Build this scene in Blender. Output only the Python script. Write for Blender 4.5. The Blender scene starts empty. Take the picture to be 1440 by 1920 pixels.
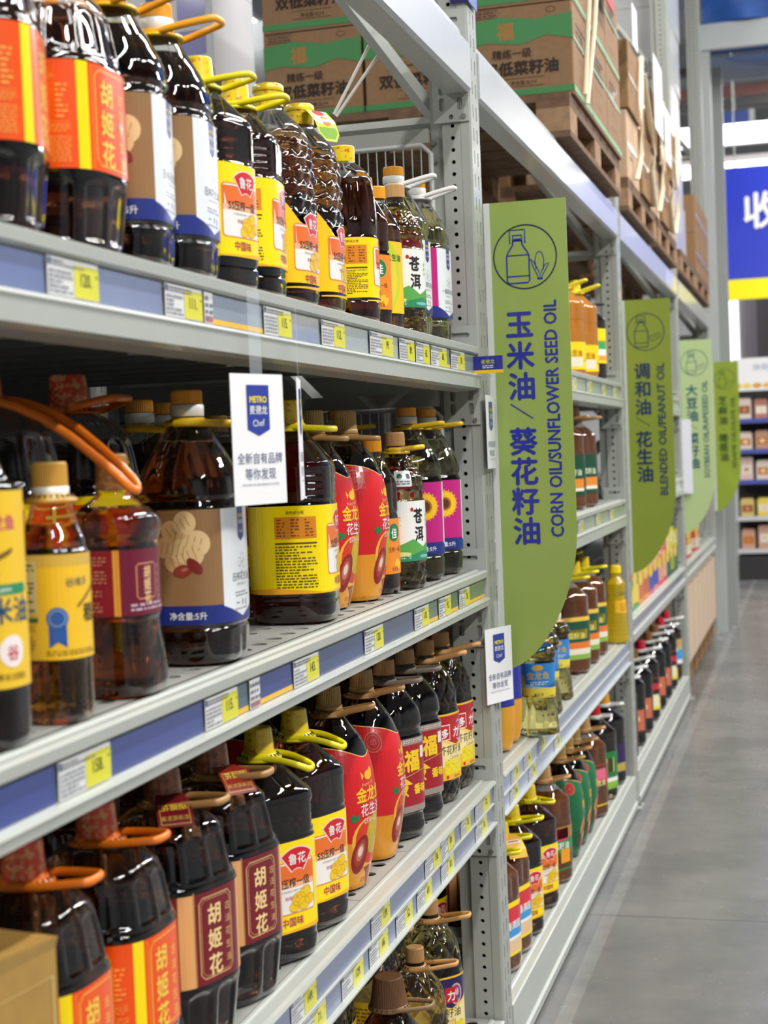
import bpy, bmesh, math, random
import numpy as np
from mathutils import Vector, Matrix
S = bpy.context.scene
COL = S.collection
PI = math.pi
rnd = random.Random(7)

# ---------------------------------------------------------------- camera
cd = bpy.data.cameras.new('camera')
cam = bpy.data.objects.new('camera', cd)
COL.objects.link(cam)
S.camera = cam
F, CX, CY, VX, VY, SL = 2900.0, 720.0, 960.0, 1532.0, 818.0, 0.04
_y = Vector((VX - CX, -(VY - CY), F)).normalized()
_x = Vector((1, SL, 0)); _x = (_x - _y * _x.dot(_y)).normalized()
_z = _y.cross(_x)
if _z.y < 0: _z = -_z
cam.matrix_world = Matrix(((_x[0], _x[1], -_x[2], 0.70), (_y[0], _y[1], -_y[2], 0.0), (_z[0], _z[1], -_z[2], 1.39), (0, 0, 0, 1)))
cd.sensor_fit = 'VERTICAL'; cd.sensor_height = 36.0
cd.lens = F / 1920 * 36
cd.clip_start = 0.05; cd.clip_end = 200
cd.dof.use_dof = True; cd.dof.focus_distance = 2.75; cd.dof.aperture_fstop = 6.0

# ---------------------------------------------------------------- world, exposure, lamps
w = bpy.data.worlds.new('hall_air'); S.world = w; w.use_nodes = True
w.node_tree.nodes['Background'].inputs[0].default_value = (0.9, 0.95, 1, 1)
w.node_tree.nodes['Background'].inputs[1].default_value = 0.25
S.view_settings.view_transform = 'Standard'; S.view_settings.look = 'None'
S.view_settings.gamma = 1; S.view_settings.use_curve_mapping = False
S.view_settings.exposure = 0.0
cy = S.cycles
cy.max_bounces = 14; cy.diffuse_bounces = 3; cy.glossy_bounces = 5; cy.transmission_bounces = 12; cy.transparent_max_bounces = 10
cy.caustics_reflective = False; cy.caustics_refractive = False
cy.sample_clamp_indirect = 4.0; cy.sample_clamp_direct = 0.0
cy.use_denoising = True
cy.blur_glossy = 0.5
LAMP_Z = 5.6
LAMP_W = 215.0
LAMP_ROWS = [(1.35, 1.0), (-4.5, 0.9), (4.6, 1.9)]
LAMP_Y = [(-1.0, 5.0), (6.2, 5.0), (13.4, 5.0), (20.6, 5.0)]
for lx, k in LAMP_ROWS:
    for ly, ll in LAMP_Y:
        ld = bpy.data.lights.new('strip_lamp_light', 'AREA')
        ld.shape = 'RECTANGLE'; ld.size = 0.22; ld.size_y = ll
        ld.energy = LAMP_W * k; ld.color = (1.0, 0.985, 0.96)
        lo = bpy.data.objects.new('strip_lamp_light', ld); COL.objects.link(lo)
        lo.location = (lx, ly, LAMP_Z - 0.03)

# ---------------------------------------------------------------- helpers
def lin(h):
    h = h.lstrip('#'); v = [int(h[i:i + 2], 16) / 255 for i in (0, 2, 4)]
    return tuple(c / 12.92 if c <= .04045 else ((c + .055) / 1.055) ** 2.4 for c in v)
_M = {}
def mat(hx, rough=.5, metal=0., coat=0., emit=0., spec=.5, var=0., vscale=30., bump=0., hx2=None, contrast=None):
    """flat or mottled painted / printed surface"""
    key = (hx, rough, metal, coat, emit, spec, var, vscale, bump, hx2, contrast)
    if key in _M: return _M[key]
    m = bpy.data.materials.new('surface_' + hx.strip('#')); m.use_nodes = True
    nt = m.node_tree; b = nt.nodes['Principled BSDF']
    b.inputs['Base Color'].default_value = (*lin(hx), 1)
    b.inputs['Roughness'].default_value = rough; b.inputs['Metallic'].default_value = metal
    b.inputs['Specular IOR Level'].default_value = spec
    b.inputs['Coat Weight'].default_value = coat; b.inputs['Coat Roughness'].default_value = .08
    if emit:
        b.inputs['Emission Color'].default_value = (*lin(hx), 1); b.inputs['Emission Strength'].default_value = emit
    if var or hx2 or bump:
        tc = nt.nodes.new('ShaderNodeTexCoord'); no = nt.nodes.new('ShaderNodeTexNoise')
        no.inputs['Scale'].default_value = vscale; no.inputs['Detail'].default_value = 5
        nt.links.new(tc.outputs['Object'], no.inputs['Vector'])
        if var or hx2:
            r = nt.nodes.new('ShaderNodeValToRGB'); c1 = lin(hx)
            c2 = lin(hx2) if hx2 else tuple(max(0, c * (1 - var)) for c in c1)
            lo, hi = contrast or (.35, .65)
            r.color_ramp.elements[0].position = lo; r.color_ramp.elements[1].position = hi
            r.color_ramp.elements[0].color = (*c2, 1); r.color_ramp.elements[1].color = (*c1, 1)
            nt.links.new(no.outputs['Fac'], r.inputs['Fac']); nt.links.new(r.outputs['Color'], b.inputs['Base Color'])
        if bump:
            bp = nt.nodes.new('ShaderNodeBump'); bp.inputs['Strength'].default_value = bump; bp.inputs['Distance'].default_value = .002
            nt.links.new(no.outputs['Fac'], bp.inputs['Height']); nt.links.new(bp.outputs['Normal'], b.inputs['Normal'])
    _M[key] = m
    return m
def oil(name, deep, fill=.25, clear='#f4f2ec', rough=.03, ior=1.40, trans=1.):
    """clear plastic bottle, filled with oil up to height FILL above its base"""
    key = ('oil', name)
    if key in _M: return _M[key]
    m = bpy.data.materials.new(name); m.use_nodes = True
    nt = m.node_tree; b = nt.nodes['Principled BSDF']
    tc = nt.nodes.new('ShaderNodeTexCoord'); sx = nt.nodes.new('ShaderNodeSeparateXYZ')
    nt.links.new(tc.outputs['Object'], sx.inputs[0])
    mr = nt.nodes.new('ShaderNodeMapRange'); mr.inputs['From Min'].default_value = fill - .001; mr.inputs['From Max'].default_value = fill + .001
    nt.links.new(sx.outputs['Z'], mr.inputs['Value'])
    mx = nt.nodes.new('ShaderNodeMix'); mx.data_type = 'RGBA'
    mx.inputs[6].default_value = (*lin(deep), 1); mx.inputs[7].default_value = (*lin(clear), 1)
    nt.links.new(mr.outputs[0], mx.inputs[0]); nt.links.new(mx.outputs[2], b.inputs['Base Color'])
    mi = nt.nodes.new('ShaderNodeMapRange'); mi.inputs['From Min'].default_value = fill - .001; mi.inputs['From Max'].default_value = fill + .001
    mi.inputs['To Min'].default_value = ior; mi.inputs['To Max'].default_value = 1.06
    nt.links.new(sx.outputs['Z'], mi.inputs['Value']); nt.links.new(mi.outputs[0], b.inputs['IOR'])
    b.inputs['Roughness'].default_value = rough
    b.inputs['Transmission Weight'].default_value = trans
    b.inputs['Coat Weight'].default_value = 1; b.inputs['Coat Roughness'].default_value = .03; b.inputs['Coat IOR'].default_value = 1.5
    _M[key] = m
    return m
def clearplastic(hx='#e8eef2', alpha=.25, rough=.1):
    key = ('film', hx, alpha, rough)
    if key in _M: return _M[key]
    m = bpy.data.materials.new('clear_plastic'); m.use_nodes = True
    b = m.node_tree.nodes['Principled BSDF']
    b.inputs['Base Color'].default_value = (*lin(hx), 1); b.inputs['Alpha'].default_value = alpha; b.inputs['Roughness'].default_value = rough
    _M[key] = m
    return m

class MB:
    """collects faces, links them as one mesh object"""
    def __init__(s): s.v = []; s.f = []; s.m = []; s.ms = []; s.sm = []
    def mi(s, m):
        if m not in s.ms: s.ms.append(m)
        return s.ms.index(m)
    def add(s, vs, fs, m, smooth=False):
        o = len(s.v); s.v += [tuple(p) for p in vs]; k = s.mi(m)
        for f in fs: s.f.append([i + o for i in f]); s.m.append(k); s.sm.append(smooth)
    def quad(s, a, b, c, d, m): s.add([a, b, c, d], [(0, 1, 2, 3)], m)
    def box(s, x0, y0, z0, x1, y1, z1, m, bev=0.):
        if bev:
            e = bev; pts = [(x0 + e, y0), (x1 - e, y0), (x1, y0 + e), (x1, y1 - e), (x1 - e, y1), (x0 + e, y1), (x0, y1 - e), (x0, y0 + e)]
            s.prism(pts, z0, z1, m); return
        v = [(x0, y0, z0), (x1, y0, z0), (x1, y1, z0), (x0, y1, z0), (x0, y0, z1), (x1, y0, z1), (x1, y1, z1), (x0, y1, z1)]
        s.add(v, [(3, 2, 1, 0), (4, 5, 6, 7), (0, 1, 5, 4), (1, 2, 6, 5), (2, 3, 7, 6), (3, 0, 4, 7)], m)
    def prism(s, pts, z0, z1, m, axis='z', smooth=False):
        n = len(pts)
        def P(p, t):
            if axis == 'z': return (p[0], p[1], t)
            if axis == 'y': return (p[0], t, p[1])
            return (t, p[0], p[1])
        v = [P(p, z0) for p in pts] + [P(p, z1) for p in pts]
        s.add(v, [[i, (i + 1) % n, n + (i + 1) % n, n + i] for i in range(n)], m, smooth)
        s.add(v, [list(range(n))[::-1], list(range(n, 2 * n))], m)
    def tube(s, path, r, m, n=8, closed=False, flat=1., smooth=True, up=(0, 0, 1)):
        P = [Vector(p) for p in path]; k = len(P); vs = []; fs = []
        for i, p in enumerate(P):
            a = P[(i - 1) % k] if (closed or i) else P[i]; b = P[(i + 1) % k] if (closed or i < k - 1) else P[i]
            t = (b - a).normalized(); u = Vector(up)
            if abs(t.dot(u)) > .95: u = Vector((1, 0, 0)) if abs(t.x) < .9 else Vector((0, 1, 0))
            sd = t.cross(u).normalized(); uu = sd.cross(t)
            rr = r[i] if isinstance(r, (list, tuple)) else r
            for j in range(n):
                an = 2 * PI * j / n
                vs.append(p + sd * math.cos(an) * rr + uu * math.sin(an) * rr * flat)
        for i in range(k if closed else k - 1):
            for j in range(n):
                fs.append((i * n + j, i * n + (j + 1) % n, ((i + 1) % k) * n + (j + 1) % n, ((i + 1) % k) * n + j))
        s.add(vs, fs, m, smooth)
        if not closed: s.add(vs, [list(range(n)), list(range((k - 1) * n, k * n))[::-1]], m)
    def lathe(s, prof, m, n=32, c=(0, 0, 0), smooth=True, ridges=0, rd=0., rz=None):
        vs = []; fs = []
        for z, r in prof:
            for j in range(n):
                a = 2 * PI * j / n
                q = r
                if ridges and (rz is None or rz[0] <= z <= rz[1]): q = r - (rd if (j % 2) else 0)
                vs.append((c[0] + q * math.cos(a), c[1] + q * math.sin(a), c[2] + z))
        k = len(prof)
        for i in range(k - 1):
            for j in range(n): fs.append((i * n + j, i * n + (j + 1) % n, (i + 1) * n + (j + 1) % n, (i + 1) * n + j))
        s.add(vs, fs, m, smooth and not ridges)
        if prof[0][1] > 0: s.add(vs, [list(range(n))[::-1]], m)
        if prof[-1][1] > 0: s.add(vs, [list(range((k - 1) * n, k * n))], m)
    def hole(s, o, U, V, w, h, rw, rh, m, depth=.002, n=16, inner=True, hm=None):
        """flat plate cell W x H centred on O with a round or slotted hole; U, V unit vectors, depth goes against U x V"""
        o = Vector(o); U = Vector(U); V = Vector(V); N = U.cross(V)
        out = []; inn = []
        for j in range(n):
            a = 2 * PI * (j + .5) / n; c, d = math.cos(a), math.sin(a)
            if rw > rh: x, y = rh * c + (rw - rh) * (1 if c > 0 else -1), rh * d
            elif rh > rw: x, y = rw * c, rw * d + (rh - rw) * (1 if d > 0 else -1)
            else: x, y = rw * c, rw * d
            inn.append((x, y))
            k = min(w / 2 / max(abs(c), 1e-6), h / 2 / max(abs(d), 1e-6)) if abs(w - h) < 1e-9 else None
            if k is None:
                q = max(abs(c) / (w / 2), abs(d) / (h / 2)); k = 1 / q
            out.append((c * k, d * k))
        # square corners: snap the ring vertex nearest to each corner
        for sx in (-1, 1):
            for sy in (-1, 1):
                q = min(range(n), key=lambda j: (out[j][0] - sx * w / 2) ** 2 + (out[j][1] - sy * h / 2) ** 2)
                out[q] = (sx * w / 2, sy * h / 2)
        vo = [o + U * x + V * y for x, y in out]; vi = [o + U * x + V * y for x, y in inn]
        vb = [p - N * depth for p in vi]
        s.add(vo + vi + vb, [(j, (j + 1) % n, n + (j + 1) % n, n + j) for j in range(n)] + ([(n + j, n + (j + 1) % n, 2 * n + (j + 1) % n, 2 * n + j) for j in range(n)] if inner else []), m)
        if hm: s.add(vb, [list(range(n))], hm)
    def merge(s, o):
        k = len(s.v); s.v += o.v
        for f, m, q in zip(o.f, o.m, o.sm): s.f.append([i + k for i in f]); s.m.append(s.mi(o.ms[m])); s.sm.append(q)
        return s
    def mesh(s, name):
        me = bpy.data.meshes.new(name); me.from_pydata(s.v, [], s.f)
        for m in s.ms: me.materials.append(m)
        me.polygons.foreach_set('material_index', s.m); me.polygons.foreach_set('use_smooth', s.sm)
        me.update(); return me
    def build(s, name, parent=None, loc=(0, 0, 0)):
        o = bpy.data.objects.new(name, s.mesh(name)); COL.objects.link(o); o.location = loc
        if parent: o.parent = parent
        return o

def thing(name, label, cat, loc=(0, 0, 0), rz=0., group=None, rx=0.):
    o = bpy.data.objects.new(name, None); COL.objects.link(o); o.empty_display_size = .05
    o.location = loc; o.rotation_euler = (rx, 0, rz); o['label'] = label; o['category'] = cat
    if group: o['group'] = group
    return o
def tag(o, label, cat, group=None, kind=None):
    if label: o['label'] = label
    if cat: o['category'] = cat
    if group: o['group'] = group
    if kind: o['kind'] = kind
    return o
def part(name, me, parent, label=None):
    o = bpy.data.objects.new(name, me); COL.objects.link(o); o.parent = parent
    if label: o['label'] = label
    return o

# ---------------------------------------------------------------- lettering
_T = {}
def textmesh(s, bold=0.):
    k = (s, bold)
    if k in _T: return _T[k]
    c = bpy.data.curves.new('lettering', 'FONT'); c.body = s; c.size = 1; c.resolution_u = 2; c.fill_mode = 'FRONT'
    o = bpy.data.objects.new('lettering', c); COL.objects.link(o); bpy.context.view_layer.update()
    m = bpy.data.meshes.new_from_object(o.evaluated_get(bpy.context.evaluated_depsgraph_get()))
    v = np.array([(p.co.x, p.co.y) for p in m.vertices]) if len(m.vertices) else np.zeros((0, 2))
    f = [list(p.vertices) for p in m.polygons]
    bpy.data.objects.remove(o); bpy.data.meshes.remove(m); bpy.data.curves.remove(c)
    _T[k] = (v, f)
    return _T[k]

class Art:
    """flat printed artwork in millimetres (u to the right, v up), later laid flat or wrapped round a bottle"""
    def __init__(s): s.items = []
    def poly(s, pts, hx, L=1, **k): s.items.append((np.array(pts, float), [list(range(len(pts)))], hx if not isinstance(hx, str) else mat(hx, **({'rough': .32, 'coat': .35} | k)), L)); return s
    def rect(s, u0, v0, u1, v1, hx, L=1, r=0, **k):
        if r:
            p = []
            for cx, cy, a in ((u1 - r, v0 + r, -90), (u1 - r, v1 - r, 0), (u0 + r, v1 - r, 90), (u0 + r, v0 + r, 180)):
                p += [(cx + r * math.cos(math.radians(a + t)), cy + r * math.sin(math.radians(a + t))) for t in (0, 30, 60, 90)]
            return s.poly(p, hx, L, **k)
        return s.poly([(u0, v0), (u1, v0), (u1, v1), (u0, v1)], hx, L, **k)
    def ell(s, u, v, a, b, hx, L=2, rot=0, n=20, **k):
        c, d = math.cos(rot), math.sin(rot)
        return s.poly([(u + a * math.cos(t) * c - b * math.sin(t) * d, v + a * math.cos(t) * d + b * math.sin(t) * c) for t in [2 * PI * i / n for i in range(n)]], hx, L, **k)
    def stroke(s, pts, wd, hx, L=3, closed=False, **k):
        P = [Vector((p[0], p[1])) for p in pts]; n = len(P); A = []; B = []
        for i in range(n):
            a = P[(i - 1) % n] if (closed or i) else P[i]; b = P[(i + 1) % n] if (closed or i < n - 1) else P[i]
            t = (b - a).normalized(); nn = Vector((-t.y, t.x)) * wd / 2
            A.append(P[i] + nn); B.append(P[i] - nn)
        fs = [[i, n + i, n + (i + 1) % n, (i + 1) % n] for i in range(n if closed else n - 1)]
        s.items.append((np.array([tuple(p) for p in A + B]), fs, mat(hx, **({'rough': .35, 'coat': .3} | k)), L)); return s
    def frame(s, u0, v0, u1, v1, wd, hx, L=3, c=0, **k):
        p = [(u0 + c, v0), (u1 - c, v0), (u1, v0 + c), (u1, v1 - c), (u1 - c, v1), (u0 + c, v1), (u0, v1 - c), (u0, v0 + c)] if c else [(u0, v0), (u1, v0), (u1, v1), (u0, v1)]
        return s.stroke(p, wd, hx, L, True, **k)
    def ring(s, u, v, r, wd, hx, L=3, n=28, b=None, **k):
        b = b or r
        return s.stroke([(u + r * math.cos(2 * PI * i / n), v + b * math.sin(2 * PI * i / n)) for i in range(n)], wd, hx, L, True, **k)
    def text(s, t, u, v, size, hx, L=4, bold=0., rot=0., sx=1., align='c', **k):
        """centred on u (or starting there), baseline v"""
        if bold:
            for i, (a, b_) in enumerate(((0, 0), (bold, 0), (-bold, 0), (0, bold), (0, -bold))):
                c, d = math.cos(rot), math.sin(rot); a *= size * sx; b_ *= size
                s.text(t, u + a * c - b_ * d, v + a * d + b_ * c, size, hx, L + .15 * i, 0., rot, sx, align, **k)
            return s
        vv, f = textmesh(t, bold)
        if not len(vv): return s
        p = vv.copy(); p[:, 0] -= p[:, 0].min(); wdt = p[:, 0].max(); 
        if align == 'c': p[:, 0] -= wdt / 2
        p[:, 0] *= size * sx; p[:, 1] *= size
        c, d = math.cos(rot), math.sin(rot)
        q = np.stack([u + p[:, 0] * c - p[:, 1] * d, v + p[:, 0] * d + p[:, 1] * c], 1)
        s.items.append((q, f, mat(hx, **({'rough': .35, 'coat': .3} | k)), L)); return s
    def vtext(s, t, u, v, size, hx, pitch=None, **k):
        for i, ch in enumerate(t): s.text(ch, u, v - i * (pitch or size * 1.08), size, hx, **k)
        return s
    def fine(s, u0, v0, u1, v1, rows, hx, seed=1, fill=.75, L=3):
        r = random.Random(seed); h = (v1 - v0) / rows; vs = []; fs = []
        for i in range(rows):
            y = v1 - (i + .75) * h; x = u0; end = u0 + (u1 - u0) * (1 if r.random() < .6 else r.uniform(.4, .95))
            while x < end:
                wd = r.uniform(.5, 1.8) * h
                o = len(vs); x1 = min(x + wd, end)
                vs += [(x, y), (x1, y), (x1, y + h * .5), (x, y + h * .5)]; fs.append([o, o + 1, o + 2, o + 3])
                x += wd + h * r.uniform(.15, .5) / fill
        s.items.append((np.array(vs), fs, mat(hx, rough=.4, coat=.3), L)); return s
    def emit(s, fn, curved=(0, 0), off=.0006, step=.00012):
        """mesh through FN(u, v, offset) -> xyz; curved: max cell size in mm along u, v (0: do not cut)"""
        mb = MB()
        for pts, faces, m, L in s.items:
            du, dv = curved
            ex = np.ptp(pts, axis=0) if len(pts) else (0, 0)
            cu = du and ex[0] > du * 1.3; cv = dv and ex[1] > dv * 1.3
            if cu or cv:
                big = max(np.ptp(pts[f], axis=0)[0] for f in faces) > du * 1.2 or (cv and max(np.ptp(pts[f], axis=0)[1] for f in faces) > dv * 1.2)
                cu = cu and big; cv = cv and big
            if cu or cv:
                bm = bmesh.new(); vs = [bm.verts.new((p[0], p[1], 0)) for p in pts]
                for f in faces:
                    try: bm.faces.new([vs[i] for i in f])
                    except ValueError: pass
                mn = pts.min(0); mxx = pts.max(0)
                for ax, d_, on in ((0, du, cu), (1, dv, cv)):
                    if not on: continue
                    t = math.floor(mn[ax] / d_) * d_ + d_
                    while t < mxx[ax]:
                        co = (t, 0, 0) if ax == 0 else (0, t, 0); no = (1, 0, 0) if ax == 0 else (0, 1, 0)
                        bmesh.ops.bisect_plane(bm, geom=bm.verts[:] + bm.edges[:] + bm.faces[:], dist=1e-5, plane_co=co, plane_no=no)
                        t += d_
                bm.verts.index_update()
                pts2 = [(v.co.x, v.co.y) for v in bm.verts]; faces2 = [[v.index for v in f.verts] for f in bm.faces]
                bm.free()
            else: pts2, faces2 = pts, faces
            o = off + L * step
            mb.add([fn(p[0] / 1000, p[1] / 1000, o) for p in pts2], faces2, m)
        return mb
    def flat(s, name, o, U, V, parent=None, off=.0006, step=.0002):
        """flat print: origin O, axes U, V"""
        o = Vector(o); U = Vector(U); V = Vector(V); N = U.cross(V)
        return s.emit(lambda u, v, d: o + U * u + V * v + N * d, off=off, step=step)
# ---------------------------------------------------------------- bottles
def pchip(x, y, t):
    x = np.array(x, float); y = np.array(y, float); t = np.array(t, float)
    h = np.diff(x); d = np.diff(y) / h; n = len(x); m = np.zeros(n)
    for i in range(1, n - 1):
        if d[i - 1] * d[i] > 0:
            w1 = 2 * h[i] + h[i - 1]; w2 = h[i] + 2 * h[i - 1]
            m[i] = (w1 + w2) / (w1 / d[i - 1] + w2 / d[i])
    m[0] = d[0]; m[-1] = d[-1]
    k = np.clip(np.searchsorted(x, t) - 1, 0, n - 2); s = (t - x[k]) / h[k]
    return (1 + 2 * s) * (1 - s) ** 2 * y[k] + s * (1 - s) ** 2 * h[k] * m[k] + s * s * (3 - 2 * s) * y[k + 1] + s * s * (s - 1) * h[k] * m[k + 1]
class Shape:
    """P: rows (z, half width across the shelf depth, half width along the shelf, squareness)"""
    def __init__(s, P):
        P = sorted(P); s.z = [p[0] for p in P]; s.P = P
    def row(s, z):
        z = np.clip(z, s.z[0], s.z[-1])
        return [pchip(s.z, [p[i] for p in s.P], z) for i in (1, 2, 3)]
    def r(s, th, z):
        a, b, e = s.row(z)
        return (np.abs(np.cos(th) / a) ** e + np.abs(np.sin(th) / b) ** e) ** (-1 / e)
    def body(s, name, m, disp=None, n=72, rows=96):
        zs = sorted(set(np.round(np.linspace(s.z[0], s.z[-1], rows), 5)) | set(s.z)); zs = np.array(zs)
        th = np.linspace(0, 2 * PI, n, endpoint=False)
        T, Z = np.meshgrid(th, zs); R = s.r(T.ravel(), Z.ravel()).reshape(T.shape)
        if disp is not None: R = R + disp(T, Z, R)
        X = R * np.cos(T); Y = R * np.sin(T); k = len(zs)
        v = list(zip(X.ravel(), Y.ravel(), Z.ravel()))
        f = [(i * n + j, i * n + (j + 1) % n, (i + 1) * n + (j + 1) % n, (i + 1) * n + j) for i in range(k - 1) for j in range(n)]
        mb = MB(); mb.add(v, f, m, True)
        c0 = [(p[0] * .6, p[1] * .6, zs[0] + .006) for p in v[:n]]
        mb.add(v[:n] + c0, [(n + j, n + (j + 1) % n, (j + 1) % n, j) for j in range(n)] + [list(range(n, 2 * n))[::-1]], m, True)
        mb.add(v[-n:], [list(range(n))], m, True)
        me = mb.mesh(name)
        bm = bmesh.new(); bm.from_mesh(me); bmesh.ops.remove_doubles(bm, verts=bm.verts, dist=1e-6); bmesh.ops.recalc_face_normals(bm, faces=bm.faces); bm.to_mesh(me); bm.free()
        return me
    def wrap(s, art, name, zref, curved=(7, 0)):
        th = np.linspace(-PI, PI, 361); R = s.r(th, np.full(361, zref)); x = R * np.cos(th); y = R * np.sin(th)
        L = np.concatenate([[0], np.cumsum(np.hypot(np.diff(x), np.diff(y)))]); L -= np.interp(0, th, L)
        def fn(u, v, o):
            t = float(np.interp(u, L, th)); r = float(s.r(np.array([t]), np.array([v]))[0])
            r1 = float(s.r(np.array([t + .01]), np.array([v]))[0])
            tx = r1 * math.cos(t + .01) - r * math.cos(t); ty = r1 * math.sin(t + .01) - r * math.sin(t); q = math.hypot(tx, ty)
            return (r * math.cos(t) + ty / q * o, r * math.sin(t) - tx / q * o, v)
        return art.emit(fn, curved=curved).mesh(name)
def win(z, a, b, s=.006):
    return 1 / (1 + np.exp(-(z - a) / s * 3)) / (1 + np.exp((z - b) / s * 3))
def flutes(k, d, a, b, ph=0., pw=2, s=.005): return lambda t, z, r: -d * np.abs(np.cos(k * (t + ph) / 2)) ** pw * win(z, a, b, s)
def facets(k, d, a, b, ph=0., s=.008): return lambda t, z, r: -d * (1 - np.cos(np.mod(t + ph, 2 * PI / k) * k / 2 * 1.0 - PI / 2) ** 1) * -1 * win(z, a, b, s) * 0 - d * np.abs(np.mod((t + ph) * k / (2 * PI), 1) * 2 - 1) ** 8 * win(z, a, b, s)
def rings(zs, d, wd): return lambda t, z, r: -d * sum(np.exp(-((z - q) / wd) ** 2) for q in zs)
def net(k, pz, d, a, b): 
    def f(t, z, r):
        u = t * k / (2 * PI); q = z / pz
        g = np.abs(np.mod(u + q, 1) - .5) * 2; h = np.abs(np.mod(u - q, 1) - .5) * 2
        return -d * np.maximum(g, h) ** 5 * win(z, a, b, .004)
    return f
def gems(k, pz, d, a, b):
    def f(t, z, r):
        u = t * k / (2 * PI); q = z / pz; u = u + .5 * np.mod(np.floor(q), 2)
        g = np.abs(np.mod(u, 1) - .5) * 2; h = np.abs(np.mod(q, 1) - .5) * 2
        return -d * np.clip(g + h - .35, 0, 1) * win(z, a, b, .004)
    return f
def slots(zs, ths, d): return lambda t, z, r: -d * sum(np.exp(-((z - q) / .0035) ** 2) for q in zs) * sum(np.exp(-(((np.mod(t - a + PI, 2 * PI) - PI)) / .2) ** 4) for a in ths)
def panels(k, d, a, b, ph=0., fill=.74, arch=.006, s=.0035):
    """K recessed upright panels with an arched top between heights A and B"""
    def f(t, z, r):
        q = np.abs(np.mod((t + ph) * k / (2 * PI), 1) * 2 - 1) / fill
        w_ = 1 / (1 + np.exp((q - .93) * 26))
        return -d * w_ * win(z, a, b - arch * q ** 2, s)
    return f
def both(*fs): return lambda t, z, r: sum(f(t, z, r) for f in fs)

def cap_mesh(z0, z1, r0, r1, m, ridges=44, rd=.0007, ring=None, top=None):
    mb = MB(); e = .0025
    mb.lathe([(z0, r0), (z1 - e, r1)], m, n=ridges * 2 if ridges else 40, ridges=ridges, rd=rd)
    mb.lathe([(z1 - e, r1 - rd), (z1 - e * .3, r1 - e * .35), (z1, r1 - e * 1.3), (z1 - .0006, r1 * .5), (z1 - .0006, .0005)], top or m, n=40)
    if ring: mb.lathe([(ring[0], ring[2]), (ring[0] + .0008, ring[2] + .0006), (ring[1] - .0008, ring[2] + .0006), (ring[1], ring[2] * .97)], ring[3], n=40)
    return mb.mesh('cap')
def collar_mesh(z0, z1, rb, rt, m, notch=24):
    mb = MB()
    mb.lathe([(z0, rb * .96), (z0 + .001, rb), (z0 + .004, rb), (z1 - .002, rt + .001), (z1, rt), (z1, rt * .8)], m, n=48)
    for i in range(notch):
        a = 2 * PI * i / notch; d = Vector((math.cos(a), math.sin(a), 0)); p = d * (rb + rt) * .5 + Vector((0, 0, (z0 + z1) / 2 + .001))
        s_ = Vector((-d.y, d.x, 0)) * .0009; up = Vector((-d.x * (rb - rt), -d.y * (rb - rt), z1 - z0)).normalized() * (z1 - z0) * .28; o = d * .0016
        mb.add([p - s_ - up + o, p + s_ - up + o, p + s_ + up + o, p - s_ + up + o, p - s_ - up - o, p + s_ - up - o, p + s_ + up - o, p - s_ + up - o],
               [(0, 1, 2, 3), (0, 4, 5, 1), (2, 6, 7, 3), (1, 5, 6, 2), (0, 3, 7, 4)], DARKSLOT)
    return mb.mesh('collar')
DARKSLOT = mat('#3a2a12', .6)
def strap_mesh(z, r, L, wd, rise, m, rad=.0032, drop=0., hole=None):
    """carrying strap: leaves the collar on both sides and closes in a blunt loop at reach L"""
    pts = []
    for a in np.linspace(100, 62, 3): pts.append((r * math.cos(math.radians(a)), r * math.sin(math.radians(a)), z))
    arm = [(.2, 1.04, .12), (.5, .9, .5), (.9, .62, .95), (1., .5, 1.02), (1.02, .2, 1.02)]
    half = pts + [(r * .3 + (L - r * .3) * q, max(wd, 0) * w_, z + rise * k - drop * q * q) for q, w_, k in arm]
    path = half + [(p[0], -p[1], p[2]) for p in half[::-1]]
    # smooth
    for _ in range(2):
        q = [path[0]]
        for a, b in zip(path[:-1], path[1:]):
            q += [tuple(.75 * a[i] + .25 * b[i] for i in range(3)), tuple(.25 * a[i] + .75 * b[i] for i in range(3))]
        path = q + [path[-1]]
    mb = MB(); mb.tube(path[::2] + [path[-1]], rad, m, n=8, flat=1.5)
    return mb.mesh('handle')

KINDS = {}
def kind(key, name, cat, parts): KINDS[key] = (name, cat, parts)
def spawn(key, label, x, y, z, rz=0., group=None, scale=1., tilt=None, skip=()):
    name, cat, parts = KINDS[key]
    t = thing(name, label, cat, (x, y, z), rz, group)
    if scale != 1.: t.scale = (scale,) * 3
    if tilt: t.rotation_euler = (tilt[0], tilt[1], rz)
    for n, me, lab in parts:
        if n in skip: continue
        o = part(n, me, t, lab)
        if n == 'handle': o.rotation_euler = (0, 0, -rz)
    return t
# ---- printed colours
RED, GOLD, YEL, WHT, NAVY, GRN, MAG, ORG, TAN, MAROON, BLK = '#c8141e', '#e8b23a', '#ffe100', '#f2f2ee', '#22307e', '#1e8a4a', '#c41f7c', '#ee5206', '#b98a58', '#7a0f22', '#26221e'
PEANUT = oil('peanut_oil_in_clear_plastic', '#6e3418', .262)
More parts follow.
